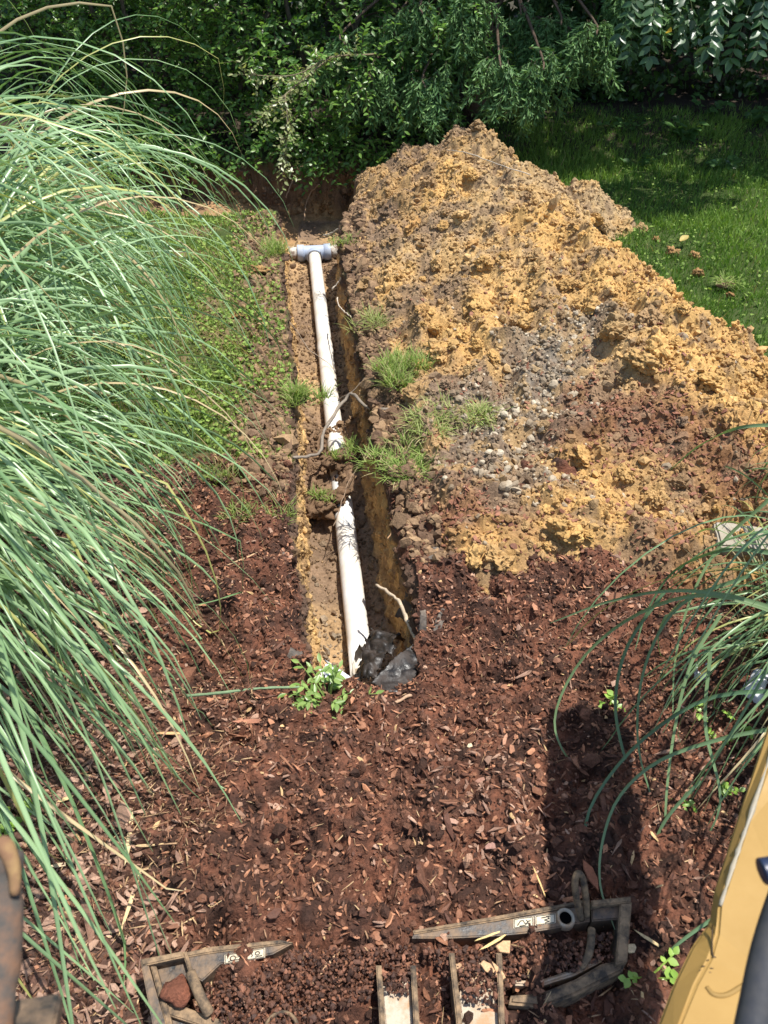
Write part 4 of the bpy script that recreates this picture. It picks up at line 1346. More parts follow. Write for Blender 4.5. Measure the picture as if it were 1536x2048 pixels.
# the wood beyond, one dark mass added to block sky light from the horizon
n = 9000
T = np.stack([rng.uniform(-11, 12, n), rng.uniform(13.6, 16.5, n), rng.uniform(.1, 5.5, n) ** 1.0], 1)
far_wood = thing('far_wood', 'dark leafy mass of the wood beyond the hedge', 'wood', (0, 15, 0))
far_wood['kind'] = 'stuff'
scatter(far_wood, 'leaf', 'foliage', [LEAFS[0], LEAFS[1]], rng.integers(0, 2, n), rot_rand(n), rng.uniform(.25, .5, n), T, mixc((0.03, 0.07, 0.018), (0.07, 0.13, 0.035), rng.random(n)), M_LEAF, 0)

# dark bushes under the trees
def bush(x, y, rx, ry, h, n, label, leaf=.075):
    root = thing('woodland_bush', label, 'bush', (x, y, .1), 'dark bushes under the trees')
    for k in range(5):
        a = k * 1.25
        v, q, t = tube(smooth_path([(x, y, 0), (x + .3 * rx * math.cos(a), y + .3 * ry * math.sin(a), h * .5), (x + .7 * rx * math.cos(a), y + .7 * ry * math.sin(a), h * .9)], 8), np.linspace(.03, .008, 9), 5)
        MB().add(v, quads=q, tris=t, col=(0.09, 0.075, 0.055)).build('stem', M_BARK, root, True)
    T, R, S = crown_leaves((x, y, h * .48), (rx, ry, h * .55), n, leaf, .5)
    cc = mixc((0.035, 0.08, 0.02), (0.085, 0.16, 0.04), rng.random(len(T)))
    T[:, 2] = np.maximum(T[:, 2], .13)
    scatter(root, 'leaf', 'foliage', [LEAFS[0], LEAFS[1], LEAFT[0]], rng.integers(0, 3, len(T)), R, S, T, cc, M_LEAF, 0)
bush(2.55, 9.9, 1.0, .8, 1.7, 4200, 'dark bush right of the cedar in deep shade')
bush(4.0, 10.3, 1.1, .8, 1.9, 4200, 'dark bush behind the trunk at the right')
bush(5.7, 10.2, 1.1, .9, 1.9, 3000, 'dark bush at the far right in deep shade')
bush(3.3, 12.2, 1.5, .8, 2.1, 3000, 'dark bush deep in the wood between the two right trunks')
bush(-1.6, 10.0, 1.3, .7, 1.9, 3600, 'dark bush behind the left part of the broadleaf shrub')
bush(-3.9, 9.6, 1.3, .8, 1.9, 3600, 'dark bush behind the arching blades at the upper left')
bush(.6, 10.6, 1.2, .7, 1.7, 3600, 'dark bush behind the cedar trunk')

# low leafy plants in the shade at the edge of the wood
def herb(name, loc, n, hgt, leaf, label, cat, group=None, c0=(0.05, 0.12, 0.03), c1=(0.10, 0.20, 0.05), spread=.5, temps=None):
    root = thing(name, label, cat, loc, group)
    mb = MB()
    Rs, Ss, Ts = [], [], []
    for k in range(n):
        a = rng.uniform(0, 6.28)
        e = rng.uniform(.5, 1.4)
        L = hgt * rng.uniform(.6, 1.1)
        d = np.array([math.cos(a) * math.cos(e) * spread * 2, math.sin(a) * math.cos(e) * spread * 2, math.sin(e)])
        p0 = np.array(loc) + np.array([math.cos(a), math.sin(a), 0]) * .015
        m = 5
        s = np.linspace(0, 1, m)
        pts = p0 + d * (s * L)[:, None] + np.array([0, 0, -.25 * L]) * (s ** 2)[:, None]
        v, q, t = tube(pts, np.linspace(.003, .0012, m), 4, False)
        mb.add(v, quads=q, col=np.array(c1) * .9)
        for j in range(5):
            f = .35 + .65 * j / 4
            pos = np.array([np.interp(f, s, pts[:, i]) for i in range(3)])
            aa = a + (1.1 if j % 2 else -1.1) * (j < 4) + rng.normal(0, .3)
            xd = np.array([math.cos(aa), math.sin(aa), rng.uniform(-.2, .5)])
            Rs.append(frame_m(xd[None], np.array([[0, -.2, 1.0]]) + rng.normal(0, .25, (1, 3)))[0])
            Ss.append(leaf * rng.uniform(.7, 1.15))
            Ts.append(pos)
    mb.build('stems', M_GRASS, root, kind='stuff')
    n_ = len(Ts)
    c = mixc(c0, c1, rng.random(n_))
    scatter(root, 'leaf', 'leaves', temps or LEAFS, rng.integers(0, 5, n_), np.array(Rs), np.array(Ss), np.array(Ts), c, M_LEAF, 300, True)
    return root
for (px_, py_, hgt, lf, n_, lab) in ((1285, 335, .22, .06, 6, 'slender leafy weed in shade right of the heap top'), (1365, 300, .25, .10, 6, 'broad-leaved weed in the shade below the compound leaves'),
                                     (1440, 340, .16, .08, 6, 'low round-leaved weed at the shaded far lawn'), (1400, 250, .3, .09, 6, 'dim leafy weed at the edge of the wood'),
                                     (1510, 270, .25, .09, 6, 'dim leafy weed at the far right edge of the wood'), (1240, 285, .25, .06, 5, 'small weed close under the cedar fronds'),
                                     (1110, 60, .5, .2, 5, 'large-leaved sapling in the dark gap beside the cedar')):
    g = P(px_, py_, 0)
    g[2] = float(surf_z(g[0], g[1]))
    herb('shade_weed', g, n_, hgt, lf, lab, 'weed', 'weeds at the edge of the wood')

# ------------------------------------------------------------------ pipe and fitting
def mat_plain(name, col, rough=0.5, spec=0.5, metallic=0.0, dirt=None, dirt_scale=6.0, dirt_amt=0.5, bump=0.1, dirt_edge=0.12):
    m = bpy.data.materials.new(name)
    nt, b = nodes_of(m)
    L = nt.links.new
    geo = nt.nodes.new('ShaderNodeNewGeometry')
    n1 = nt.nodes.new('ShaderNodeTexNoise')
    n1.inputs['Scale'].default_value = dirt_scale
    n1.inputs['Detail'].default_value = 9
    n1.inputs['Roughness'].default_value = 0.68
    L(geo.outputs['Position'], n1.inputs['Vector'])
    mx = nt.nodes.new('ShaderNodeMix')
    mx.data_type = 'RGBA'
    mx.inputs[6].default_value = (*col, 1)
    mx.inputs[7].default_value = (*(dirt or [c * .8 for c in col]), 1)
    r = nt.nodes.new('ShaderNodeMapRange')
    th = 0.5 + (0.5 - dirt_amt) * 0.45
    r.inputs['From Min'].default_value = th - dirt_edge
    r.inputs['From Max'].default_value = th + dirt_edge
    L(n1.outputs['Fac'], r.inputs['Value'])
    L(r.outputs[0], mx.inputs[0])
    L(mx.outputs[2], b.inputs['Base Color'])
    b.inputs['Metallic'].default_value = metallic
    b.inputs['Specular IOR Level'].default_value = spec
    r2 = nt.nodes.new('ShaderNodeMapRange')
    r2.inputs['To Min'].default_value = rough
    r2.inputs['To Max'].default_value = min(1, rough + .4)
    L(r.outputs[0], r2.inputs['Value'])
    L(r2.outputs[0], b.inputs['Roughness'])
    if bump:
        n2 = nt.nodes.new('ShaderNodeTexNoise')
        n2.inputs['Scale'].default_value = 120
        n2.inputs['Detail'].default_value = 5
        L(geo.outputs['Position'], n2.inputs['Vector'])
        bp = nt.nodes.new('ShaderNodeBump')
        bp.inputs['Strength'].default_value = bump
        bp.inputs['Distance'].default_value = 0.004
        L(n2.outputs['Fac'], bp.inputs['Height'])
        L(bp.outputs[0], b.inputs['Normal'])
    return m
M_PVC = mat_plain('white_pvc', (0.74, 0.74, 0.72), 0.35, 0.5, 0, (0.60, 0.50, 0.36), 7.0, 0.40, 0.05, .2)
M_PVC2 = mat_plain('white_pvc_clean', (0.80, 0.80, 0.80), 0.4, 0.5, 0, (0.25, 0.2, 0.15), 40.0, 0.12, 0.05, .06)
M_TEE = mat_plain('grey_pvc', (0.36, 0.42, 0.53), 0.42, 0.4, 0, (0.42, 0.44, 0.48), 12.0, 0.35, 0.03)
M_MUD = mat_plain('muddy_pipe', (0.55, 0.50, 0.43), 0.7, 0.3, 0, (0.20, 0.14, 0.10), 22.0, 0.5, 0.5, .06)

pa, pb_ = P(629, 512, -.432), P(722, 1325, -.432)
ax = (pb_ - pa) / np.linalg.norm(pb_ - pa)                  # towards the camera
def revolve(p0, d, prof, sides=28, jag=None):
    """profile of (distance along, radius); an open or closed strip turned about an axis"""
    d = np.asarray(d, float) / np.linalg.norm(d)
    up = np.array([0, 0, 1.0]) if abs(d[2]) < .9 else np.array([1.0, 0, 0])
    n_ = up - d * up.dot(d)
    n_ /= np.linalg.norm(n_)
    b_ = np.cross(d, n_)
    a = np.linspace(0, 2 * math.pi, sides, endpoint=False)
    v = []
    for s, r in prof:
        off = np.zeros(sides) if jag is None else jag(s, a)
        v.append(np.asarray(p0) + d * (s + off)[:, None] + r * (np.cos(a)[:, None] * n_ + np.sin(a)[:, None] * b_))
    v = np.concatenate(v)
    m = len(prof)
    i = np.arange(m - 1)[:, None] * sides
    j = np.arange(sides)[None]
    k = (j + 1) % sides
    q = np.stack([i + j, i + k, i + sides + k, i + sides + j], -1).reshape(-1, 4)
    return v, q
plen = float(np.linalg.norm(pb_ - pa))
jg = rng.uniform(-.02, .03, 40)
def jag(s, a):
    if s < plen - 0.05:
        return np.zeros(len(a))
    w = np.interp(a, np.linspace(0, 2 * math.pi, 40), np.concatenate([jg[:-1], jg[:1]]))
    return w + 0.085 * np.cos(a - 2.2)
R0 = 0.0535
prof = [(0.02, R0)] + [(s, R0) for s in np.linspace(.1, plen * .36, 8)]
sj = plen * .36
prof += [(sj + .004, R0 + .0035), (sj + .11, R0 + .0035), (sj + .115, R0)]
prof += [(s, R0) for s in np.linspace(sj + .2, plen - .12, 12)] + [(plen, R0), (plen, R0 - .0045), (plen - .5, R0 - .0045)]
v, q = revolve(pa, ax, prof, 40, jag)
tag(obj('drain_pipe', v, q, M_PVC, None, None, True), 'long white plastic pipe lying along the trench floor', 'pipe')

tee = thing('tee_fitting', 'grey plastic tee fitting joining the pipes at the far end', 'pipe fitting', pa - ax * .06 - np.array([0, 0, .07]))
tc = pa - ax * .075
cx_ = np.cross(ax, [0, 0, 1.0])
cx_ /= np.linalg.norm(cx_)
v, q = revolve(tc - cx_ * .10, cx_, [(0, .062), (.2, .062)], 36)
obj('body', v, q, M_TEE, None, tee, True)
for sg in (-1, 1):
    v, q = revolve(tc + cx_ * sg * .085, cx_ * sg, [(0, .061), (.004, .071), (.06, .0725), (.063, .071), (.063, .056), (.02, .056)], 36)
    obj('socket', v, q, M_TEE, None, tee, True)
v, q = revolve(tc, ax, [(.03, .058), (.05, .066), (.105, .070), (.109, .068), (.109, .0585), (.07, .0585)], 36)
obj('socket', v, q, M_TEE, None, tee, True)
for sg, L_, lab in ((-1, .30, 'muddy pipe stub left of the grey tee'), (1, .26, 'muddy pipe stub right of the grey tee, half under soil')):
    # cx_ points to the viewer's left or right depending on the axis; sort by x
    d_ = cx_ * sg
    lab = 'muddy pipe stub on the left side of the grey tee' if d_[0] < 0 else 'muddy pipe stub on the right side of the grey tee'
    pr_ = [(s, .055 + .004 * abs(noise(s * 40, sg)) + .002) for s in np.linspace(.03, .145 + L_, 26)]
    v, q = revolve(tc + d_ * .0, d_, pr_, 30)
    v = v + 0.006 * np.stack([noise(v[:, 0] * 60, v[:, 1] * 60, v[:, 2] * 60)] * 3, 1) * (np.abs((v - tc) @ d_) > .15)[:, None]
    tag(obj('cross_pipe', v, q, M_MUD, None, None, True), lab, 'pipe')

# clods of fallen soil over the pipe
for (px_, py_, z_, r_, lab) in ((676, 912, -.30, .075, 'brown soil lump fallen over the middle of the pipe'), (640, 1005, -.36, .07, 'brown soil lump left of the pipe, nearest the camera'),
                                (675, 985, -.33, .05, 'small brown soil lump hiding the pipe below the middle one'), (722, 945, -.36, .08, 'brown soil lump between the pipe and the right wall')):
    t = lumps(I4, 1, .5, 1.8, .6, .22)[0]
    g = P(px_, py_, z_)
    tag(obj('soil_lump', t[0] * np.array([r_ * 1.15, r_, r_ * .8]) + g - np.array([0, 0, r_ * .35]), t[1], M_CLOD, (0.17, 0.105, 0.062), None, True), lab, 'soil lump', 'soil fallen into the trench')

# broken pipe shard
a = np.linspace(-1.2, 1.1, 12)
sv = []
for rr in (.057, .0525):
    for k, t_ in enumerate(np.linspace(0, 1, 7)):
        for j, aa in enumerate(a):
            e = t_ * .15 * (1 - .35 * abs(math.sin(j * 1.7)) * (t_ > .8))
            sv.append((math.sin(aa) * rr, e, math.cos(aa) * rr))
sv = np.array(sv)
n_a = len(a)
qs = []
for lay in (0, 1):
    o_ = lay * 7 * n_a
    for k in range(6):
        for j in range(n_a - 1):
            f_ = [o_ + k * n_a + j, o_ + k * n_a + j + 1, o_ + (k + 1) * n_a + j + 1, o_ + (k + 1) * n_a + j]
            qs.append(f_ if lay == 0 else f_[::-1])
h_ = 7 * n_a
for j in range(n_a - 1):
    qs.append([j, h_ + j, h_ + j + 1, j + 1])
    qs.append([6 * n_a + j + 1, h_ + 6 * n_a + j + 1, h_ + 6 * n_a + j, 6 * n_a + j])
for k in range(6):
    qs.append([k * n_a, (k + 1) * n_a, h_ + (k + 1) * n_a, h_ + k * n_a])
    qs.append([k * n_a + n_a - 1, h_ + k * n_a + n_a - 1, h_ + (k + 1) * n_a + n_a - 1, (k + 1) * n_a + n_a - 1])
Rm = euler_m(.25, .1, 1.05)
g = P(692, 1362, -.03)
tag(obj('pipe_shard', sv @ Rm.T + g - np.array([0, .03, .03]), np.array(qs), M_PVC2, None, None, True), 'small white broken pipe shard at the near end of the trench', 'pipe shard')

# ------------------------------------------------------------------ roots and sticks
def strand(name, pts, r0, r1, col, label, cat, n=30, wig=.004, group='bare roots in and around the trench'):
    w = smooth_path([P(a_, b_, c_ if c_ > -.1 else -.1 + (c_ + .1) * .74) for a_, b_, c_ in pts], n)
    w = w + wig * np.stack([noise(np.arange(len(w)) * .8, i * 9.1, pts[0][0]) for i in range(3)], 1)
    rr = np.linspace(r0, r1, len(w)) * (1 + .2 * noise(np.arange(len(w)) * .9, pts[0][1]))
    v, q, t = tube(w, rr, 7)
    return tag(MB().add(v, quads=q, tris=t, col=col).build(name, M_WOOD, None, True), label, cat, group)
RC = (0.22, 0.18, 0.14)
strand('root', [(585, 916, -.03), (615, 912, -.06), (640, 904, -.09), (646, 868, -.10), (666, 832, -.11), (690, 800, -.09), (706, 788, -.06), (722, 805, -.04), (742, 818, -.03), (776, 820, .02)], .008, .011, RC, 'thick grey root bent in an S across the trench above the pipe', 'root', 50)
strand('root', [(517, 610, .02), (548, 610, -.01), (592, 662, -.20), (622, 702, -.36), (656, 726, -.44), (670, 742, -.47)], .0035, .002, (0.30, 0.24, 0.18), 'thin dark root hanging from the left rim down across the pipe', 'root')
strand('root', [(676, 800, -.12), (705, 782, -.06), (735, 752, .0), (760, 735, .06)], .003, .002, (0.22, 0.17, 0.12), 'fine dark root rising from the bent root to the right rim', 'root')
strand('root', [(750, 1170, -.10), (775, 1184, -.09), (800, 1205, -.06), (812, 1235, -.04), (826, 1265, -.02), (842, 1292, .03)], .006, .010, (0.48, 0.38, 0.27), 'pale bare stick pointing over the near end of the trench beside the black plastic', 'root')
strand('root', [(695, 1505, .10), (702, 1478, .09), (745, 1440, .07), (790, 1405, .06), (826, 1390, .05)], .004, .006, (0.42, 0.27, 0.17), 'brown root lying on the mulch in front of the trench', 'root')
strand('root', [(664, 580, -.22), (680, 560, -.13), (695, 548, -.05), (706, 542, .01)], .006, .005, (0.55, 0.47, 0.37), 'short pale root sticking out of the right wall nearest the tee', 'root')
strand('root', [(674, 594, -.12), (678, 612, -.10), (688, 622, -.06), (702, 634, .0)], .005, .004, (0.50, 0.42, 0.33), 'forked pale root on the right rim just below the short pale root', 'root')
strand('root', [(572, 395, -.25), (580, 372, -.12), (590, 352, -.04), (600, 340, .02)], .007, .005, (0.30, 0.20, 0.12), 'root dangling from the bank left of centre behind the tee', 'root')
strand('root', [(608, 440, -.45), (612, 410, -.33), (622, 385, -.2), (640, 368, -.08)], .006, .004, (0.30, 0.19, 0.11), 'root crossing the middle of the far wall behind the tee', 'root')
strand('root', [(648, 470, -.30), (660, 468, -.24), (676, 458, -.12), (690, 452, -.02)], .007, .006, (0.45, 0.42, 0.34), 'pale root tip poking out above the tee on the right', 'root')
strand('root', [(775, 1078, -.05), (790, 1055, -.04), (800, 1040, -.01), (806, 1018, .04)], .003, .002, (0.40, 0.24, 0.13), 'reddish rootlet at the right rim above the hanging cloth', 'root')
strand('root', [(800, 1085, -.05), (790, 1110, -.10), (795, 1135, -.14), (785, 1160, -.20)], .003, .0015, (0.40, 0.24, 0.13), 'reddish rootlet hanging in front of the dark cloth on the right wall', 'root')
strand('green_stem', [(522, 1490, .06), (524, 1545, .06), (518, 1600, .06), (501, 1660, .06)], .003, .0025, (0.26, 0.30, 0.13), 'single curved green stem lying on the mulch left of centre', 'stem', group=None)
strand('twig', [(497, 1470, .06), (496, 1520, .06), (545, 1560, .06), (572, 1576, .06)], .0025, .002, (0.36, 0.20, 0.13), 'thin bent twig on the mulch beside the curved green stem', 'twig', group=None)
strand('leaf_blade', [(372, 1392, .08), (440, 1386, .10), (520, 1377, .10), (606, 1374, .07)], .0055, .0045, (0.17, 0.24, 0.13), 'straight green blade lying across the mulch towards the weed', 'leaf', wig=.0004, group=None)
strand('root', [(1062, 290 + 60, .5), (1000, 330, .55), (930, 305, .58), (890, 300, .5)], .004, .003, (0.42, 0.36, 0.28), 'fine pale root lying over the top of the heap', 'root')
strand('root', [(668, 1050, -.30), (700, 960, -.36), (745, 900, -.2), (800, 860, .06)], .0025, .0015, (0.26, 0.18, 0.12), 'hair-thin root slanting over the fallen soil to the right rim', 'root')

# ------------------------------------------------------------------ black plastic and cloth
M_PLASTIC = mat_plain('black_plastic', (0.012, 0.011, 0.010), 0.33, 0.35, 0, (0.05, 0.036, 0.028), 16.0, 0.45, 0.35, .12)
M_CLOTH = mat_plain('weed_cloth', (0.075, 0.068, 0.062), 0.75, 0.3, 0, (0.19, 0.15, 0.115), 18.0, 0.45, 0.7, .15)
def sheet(name, corners, nu, nv, wr, th, mat, label, cat, seed, fr=9.0, group=None):
    """a wrinkled sheet between four edges (a 2 x n list of 3D points)"""
    A, B = (smooth_path(c_, nu) for c_ in corners)
    m = min(len(A), len(B))
    A, B = A[:m], B[:m]
    t_ = np.linspace(0, 1, nv)[None, :, None]
    G = A[:, None] * (1 - t_) + B[:, None] * t_
    nrm = np.cross(A[-1] - A[0], B[m // 2] - A[m // 2])
    nrm /= np.linalg.norm(nrm)
    ii, jj = np.meshgrid(np.arange(m), np.arange(nv), indexing='ij')
    h = wr * (billow(G[..., 0] * fr + seed, G[..., 1] * fr, G[..., 2] * fr, o=3) - .2)
    G = G + nrm * h[..., None]
    edge = ((jj == 0) | (jj == nv - 1) | (ii == 0) | (ii == m - 1))
    G = G + np.where(edge[..., None], .35 * wr * np.stack([noise(ii * 1.3 + seed, jj * 1.1, k) for k in range(3)], -1), 0)
    top = G.reshape(-1, 3)
    bot = (G - nrm * th).reshape(-1, 3)
    i_ = np.arange(m * nv).reshape(m, nv)
    qd = np.stack([i_[:-1, :-1], i_[1:, :-1], i_[1:, 1:], i_[:-1, 1:]], -1).reshape(-1, 4)
    N_ = m * nv
    rim = np.concatenate([i_[0], i_[1:, -1], i_[-1, ::-1][1:], i_[::-1, 0][1:]])
    rq_ = np.stack([rim[:-1], rim[1:], rim[1:] + N_, rim[:-1] + N_], 1)
    return tag(obj(name, np.concatenate([top, bot]), np.concatenate([qd, qd[:, ::-1] + N_, rq_]), mat, None, None, True), label, cat, group)
sheet('plastic_flap', [[P(742, 1366, .03), P(785, 1320, .055), P(830, 1283, .06)], [P(790, 1395, .0), P(830, 1352, .05), P(852, 1308, .04)]], 44, 34, .012, .004, M_PLASTIC,
      'flat flap of black plastic lying at the near right corner of the trench', 'plastic sheet', 3.0, 6.0)
sheet('plastic_flap', [[P(700, 1352, -.10), P(722, 1300, -.10), P(742, 1252, -.16)], [P(745, 1352, -.02), P(778, 1300, -.06), P(806, 1270, -.16)]], 44, 34, .035, .003, M_PLASTIC,
      'crumpled upright black plastic wrapped round the broken end of the pipe', 'plastic sheet', 8.0, 8.0)
sheet('weed_cloth', [[P(866, 1090, .04), P(832, 1118, .0), P(814, 1170, -.12), P(800, 1232, -.22)], [P(888, 1118, .05), P(858, 1150, .0), P(845, 1200, -.08), P(836, 1262, -.18)]], 34, 16, .022, .004, M_CLOTH,
      'dark weed cloth hanging down the right wall near the end of the trench', 'weed cloth', 14.0, 11.0, 'torn strips of weed cloth')
sheet('weed_cloth', [[P(566, 1105, .03), P(585, 1150, .0), P(596, 1192, -.05), P(606, 1220, -.09)], [P(556, 1118, .035), P(566, 1170, .02), P(572, 1210, .0), P(588, 1240, -.03)]], 24, 10, .016, .004, M_CLOTH,
      'grey weed cloth strip drooping over the left rim under the grass tips', 'weed cloth', 21.0, 14.0, 'torn strips of weed cloth')
sheet('weed_cloth', [[P(562, 1284, .04), P(590, 1292, .03), P(615, 1310, -.02)], [P(585, 1318, .02), P(605, 1345, .02), P(628, 1362, .0)]], 20, 10, .016, .004, M_CLOTH,
      'small grey weed cloth scrap on the left rim beside the weed', 'weed cloth', 27.0, 14.0, 'torn strips of weed cloth')
sheet('weed_cloth', [[P(838, 1285, .03), P(838, 1250, .10), P(842, 1222, .14)], [P(850, 1285, .03), P(852, 1250, .09), P(854, 1222, .13)]], 16, 7, .008, .004, M_CLOTH,
      'short upright twist of weed cloth behind the black plastic flap', 'weed cloth', 31.0, 20.0, 'torn strips of weed cloth')
sheet('weed_cloth', [[P(852, 1290, .03), P(870, 1245, .05), P(888, 1208, .06)], [P(862, 1298, .02), P(885, 1250, .05), P(900, 1212, .05)]], 18, 7, .012, .004, M_CLOTH,
      'long dark twist of weed cloth lying on the mulch right of the flap', 'weed cloth', 37.0, 18.0, 'torn strips of weed cloth')

# ------------------------------------------------------------------ weeds in the mulch
g = P(655, 1400, .03)
herb('leafy_weed', g, 23, .14, .036, 'pale green leafy weed at the near end of the trench', 'weed', None, (0.15, 0.26, 0.055), (0.30, 0.42, 0.12), .65, LEAFT)
for (px_, py_, hh, lf, n_, lab) in ((1215, 1428, .05, .03, 3, 'tiny seedling in shade left of the right pampas blades'), (1372, 1440, .06, .019, 3, 'seedling among the right pampas blades below the left white stub'),
                                    (1472, 1450, .07, .019, 3, 'bright seedling just below the capped white pipe'), (1335, 1632, .05, .019, 3, 'lime green seedling furthest left by the curling blades'),
                                    (1412, 1618, .05, .019, 3, 'lime green seedling next to the yellow arm'), (1432, 1495, .06, .019, 3, 'small seedling between the blades and the yellow arm'),
                                    (30, 1635, .07, .035, 4, 'yellow green seedling at the left edge under the pampas'), (1262, 2015, .06, .024, 3, 'drooping green sprout at the bottom right beside the steel frame')):
    g = P(px_, py_, .02)
    g[2] = float(surf_z(g[0], g[1]))
    herb('seedling', g, n_, hh, lf, lab, 'seedling', 'seedlings in the mulch', (0.20, 0.34, 0.05), (0.34, 0.50, 0.10), .6)

# ------------------------------------------------------------------ white stubs and block at the right
root = thing('pipe_stub', 'capped white pipe poking out beside the yellow arm', 'pipe stub', P(1505, 1390, 0))
c0 = P(1505, 1385, .05)
d_ = P(1532, 1330, .06) - c0
d_ /= np.linalg.norm(d_)
v, q = revolve(c0, d_, [(.0, .030), (.09, .030)], 24)
obj('pipe', v, q, M_PVC2, None, root, True)
v, q = revolve(c0 - d_ * .03, d_, [(0, .0), (0, .028), (.003, .034), (.045, .036), (.047, .030)], 24)
obj('cap', v, q, M_PVC2, None, root, True)
root = thing('pipe_stub', 'speckled white pipe stub standing broken among the right pampas blades', 'pipe stub', P(1393, 1370, 0))
c0 = P(1394, 1372, .0)
jg2 = rng.uniform(-.012, .012, 24)
v, q = revolve(c0, (-.02, .06, 1.0), [(-.02, .026), (.07, .026), (.10, .026), (.10, .022), (.02, .022)], 24, lambda s, a: jg2 if s > .09 else np.zeros(24))
obj('pipe', v, q, mat_plain('speckled_pvc', (0.75, 0.75, 0.73), .5, .4, 0, (0.10, 0.07, 0.05), 70., .38, .1, .06), None, root, True)

def rough_box(c, size, rz, rx, ry, amp, sub=5):
    bm = bmesh.new()
    bmesh.ops.create_cube(bm, size=1.0)
    bmesh.ops.scale(bm, vec=size, verts=bm.verts)
    bmesh.ops.bevel(bm, geom=list(bm.edges), offset=min(size) * .12, segments=2, affect='EDGES')
    bmesh.ops.triangulate(bm, faces=list(bm.faces))
    bmesh.ops.subdivide_edges(bm, edges=[e for e in bm.edges if e.calc_length() > min(size) * .5], cuts=sub, use_grid_fill=True)
    bmesh.ops.triangulate(bm, faces=list(bm.faces))
    v = np.array([q_.co[:] for q_ in bm.verts])
    f = np.array([[w_.index for w_ in p_.verts] for p_ in bm.faces])
    bm.free()
    v = v + amp * np.stack([fbm(v[:, 0] * 25, v[:, 1] * 25, v[:, 2] * 25 + k * 7, o=2) for k in range(3)], 1)
    return v @ euler_m(rx, ry, rz).T + c, f
M_CONC = mat_plain('concrete', (0.36, 0.33, 0.27), .9, .2, 0, (0.30, 0.25, 0.18), 18., .5, .4, .15)
v, f = rough_box(P(1482, 1082, .13), (.22, .13, .07), -.12, .15, .05, .004)
tag(obj('concrete_block', v, f, M_CONC, None, None, False), 'pale concrete block half hidden behind the right pampas', 'concrete block')

# clods that rolled on to the lawn, fallen leaves
for (px_, py_, r_, lab) in ((1345, 505, .06, 'largest clay lump rolled on to the right lawn, nearest the heap'), (1390, 512, .05, 'clay lump on the lawn right of the largest one'), (1395, 545, .045, 'small clay lump on the lawn left of the dark sod'),
                            (1370, 610, .045, 'clay lump on the lawn just off the heap edge below the dark sod'), (1460, 590, .03, 'little clay lump on the lawn below the dark sod'), (1310, 480, .05, 'clay lump resting against the far right foot of the heap'),
                            (470, 632, .05, 'tan clay lump on the left lawn under the blade tips'), (520, 540, .07, 'flat tan clay lump on the left rim below the far tuft'), (545, 640, .06, 'brown soil lump on the left rim midway to the tee')):
    t = lumps(I4, 1, .6, 2.3, .6, .22)[0]
    t = (t[0] @ euler_m(rng.uniform(0, 3), rng.uniform(0, 3), rng.uniform(0, 6)).T * np.array([1, 1, .6]), t[1])
    r_ = r_ * .8
    g = P(px_, py_, .012)
    tag(obj('clay_lump', t[0] * r_ + g, t[1], M_CLOD, CLAY * (0.62, .6, .7) if 'brown' not in lab else SOILB, None, True), lab, 'clay lump', 'clay lumps lying on the lawn')
def flat_leaf(px_, py_, z_, L_, rz, col, label, tilt=.25):
    tv, tf = LEAFT[1]
    Rm_ = euler_m(tilt, -.15, rz)
    v_ = (tv * L_) @ Rm_.T + P(px_, py_, z_)
    v2 = v_ - np.array([0, 0, .0015])
    tag(obj('fallen_leaf', np.concatenate([v_, v2]), [np.concatenate([tf[0], tf[0][:, ::-1] + len(v_)]), np.concatenate([tf[1], tf[1][:, ::-1] + len(v_)])], M_LEAF, col, None, True), label, 'leaf', 'fallen leaves')
flat_leaf(1360, 482, .07, .11, .7, (0.50, 0.40, 0.14), 'pale yellow fallen leaf on the shaded right lawn')
flat_leaf(1500, 708, .07, .10, .1, (0.50, 0.33, 0.05), 'golden fallen leaf on the lawn at the right edge')
flat_leaf(1335, 62, 1.32, .10, -1.6, (0.60, 0.42, 0.03), 'single yellow leaf hanging among the compound leaves', .9)

# ------------------------------------------------------------------ the loader: coupler frame, arm, hose, post
M_BLACK = mat_plain('black_steel', (0.020, 0.022, 0.024), .42, .5, 0, (0.24, 0.155, 0.09), 20., .5, .35, .14)
M_TAN = mat_plain('muddy_steel', (0.30, 0.20, 0.115), .85, .25, 0, (0.055, 0.045, 0.036), 26., .5, .5, .12)
M_WORN = mat_plain('worn_steel', (0.44, 0.37, 0.28), .6, .4, 0.0, (0.40, 0.25, 0.14), 14., .45, .4, .08)
M_CREAM = mat_plain('decal_cream', (0.60, 0.52, 0.38), .55, .4, 0, (0.42, 0.32, 0.2), 40., .35, .05, .15)
M_INK = mat_plain('decal_ink', (0.03, 0.03, 0.03), .6, .3, 0, None, 20., .2, 0)
ZQ = 0.262
def prism(name, poly, z0, z1, mat, parent, bev=.003, tilt=None):
    bm = bmesh.new()
    pts = [P(a_, b_, z1 + (tilt(a_, b_) if tilt else 0)) for a_, b_ in poly]
    top = [bm.verts.new(tuple(p_)) for p_ in pts]
    bot = [bm.verts.new((p_[0], p_[1], z0)) for p_ in pts]
    n_ = len(pts)
    bm.faces.new(top)
    bm.faces.new(bot[::-1])
    for i in range(n_):
        bm.faces.new((top[i], bot[i], bot[(i + 1) % n_], top[(i + 1) % n_]))
    bmesh.ops.recalc_face_normals(bm, faces=list(bm.faces))
    if bev:
        bmesh.ops.bevel(bm, geom=[e for e in bm.edges if all(v_ in top for v_ in e.verts)], offset=bev, segments=2, affect='EDGES')
    bmesh.ops.triangulate(bm, faces=list(bm.faces))
    bm.verts.ensure_lookup_table()
    bm.verts.index_update()
    v = np.array([q_.co[:] for q_ in bm.verts])
    f = np.array([[w_.index for w_ in p_.verts] for p_ in bm.faces])
    bm.free()
    return obj(name, v, f, mat, None, parent)
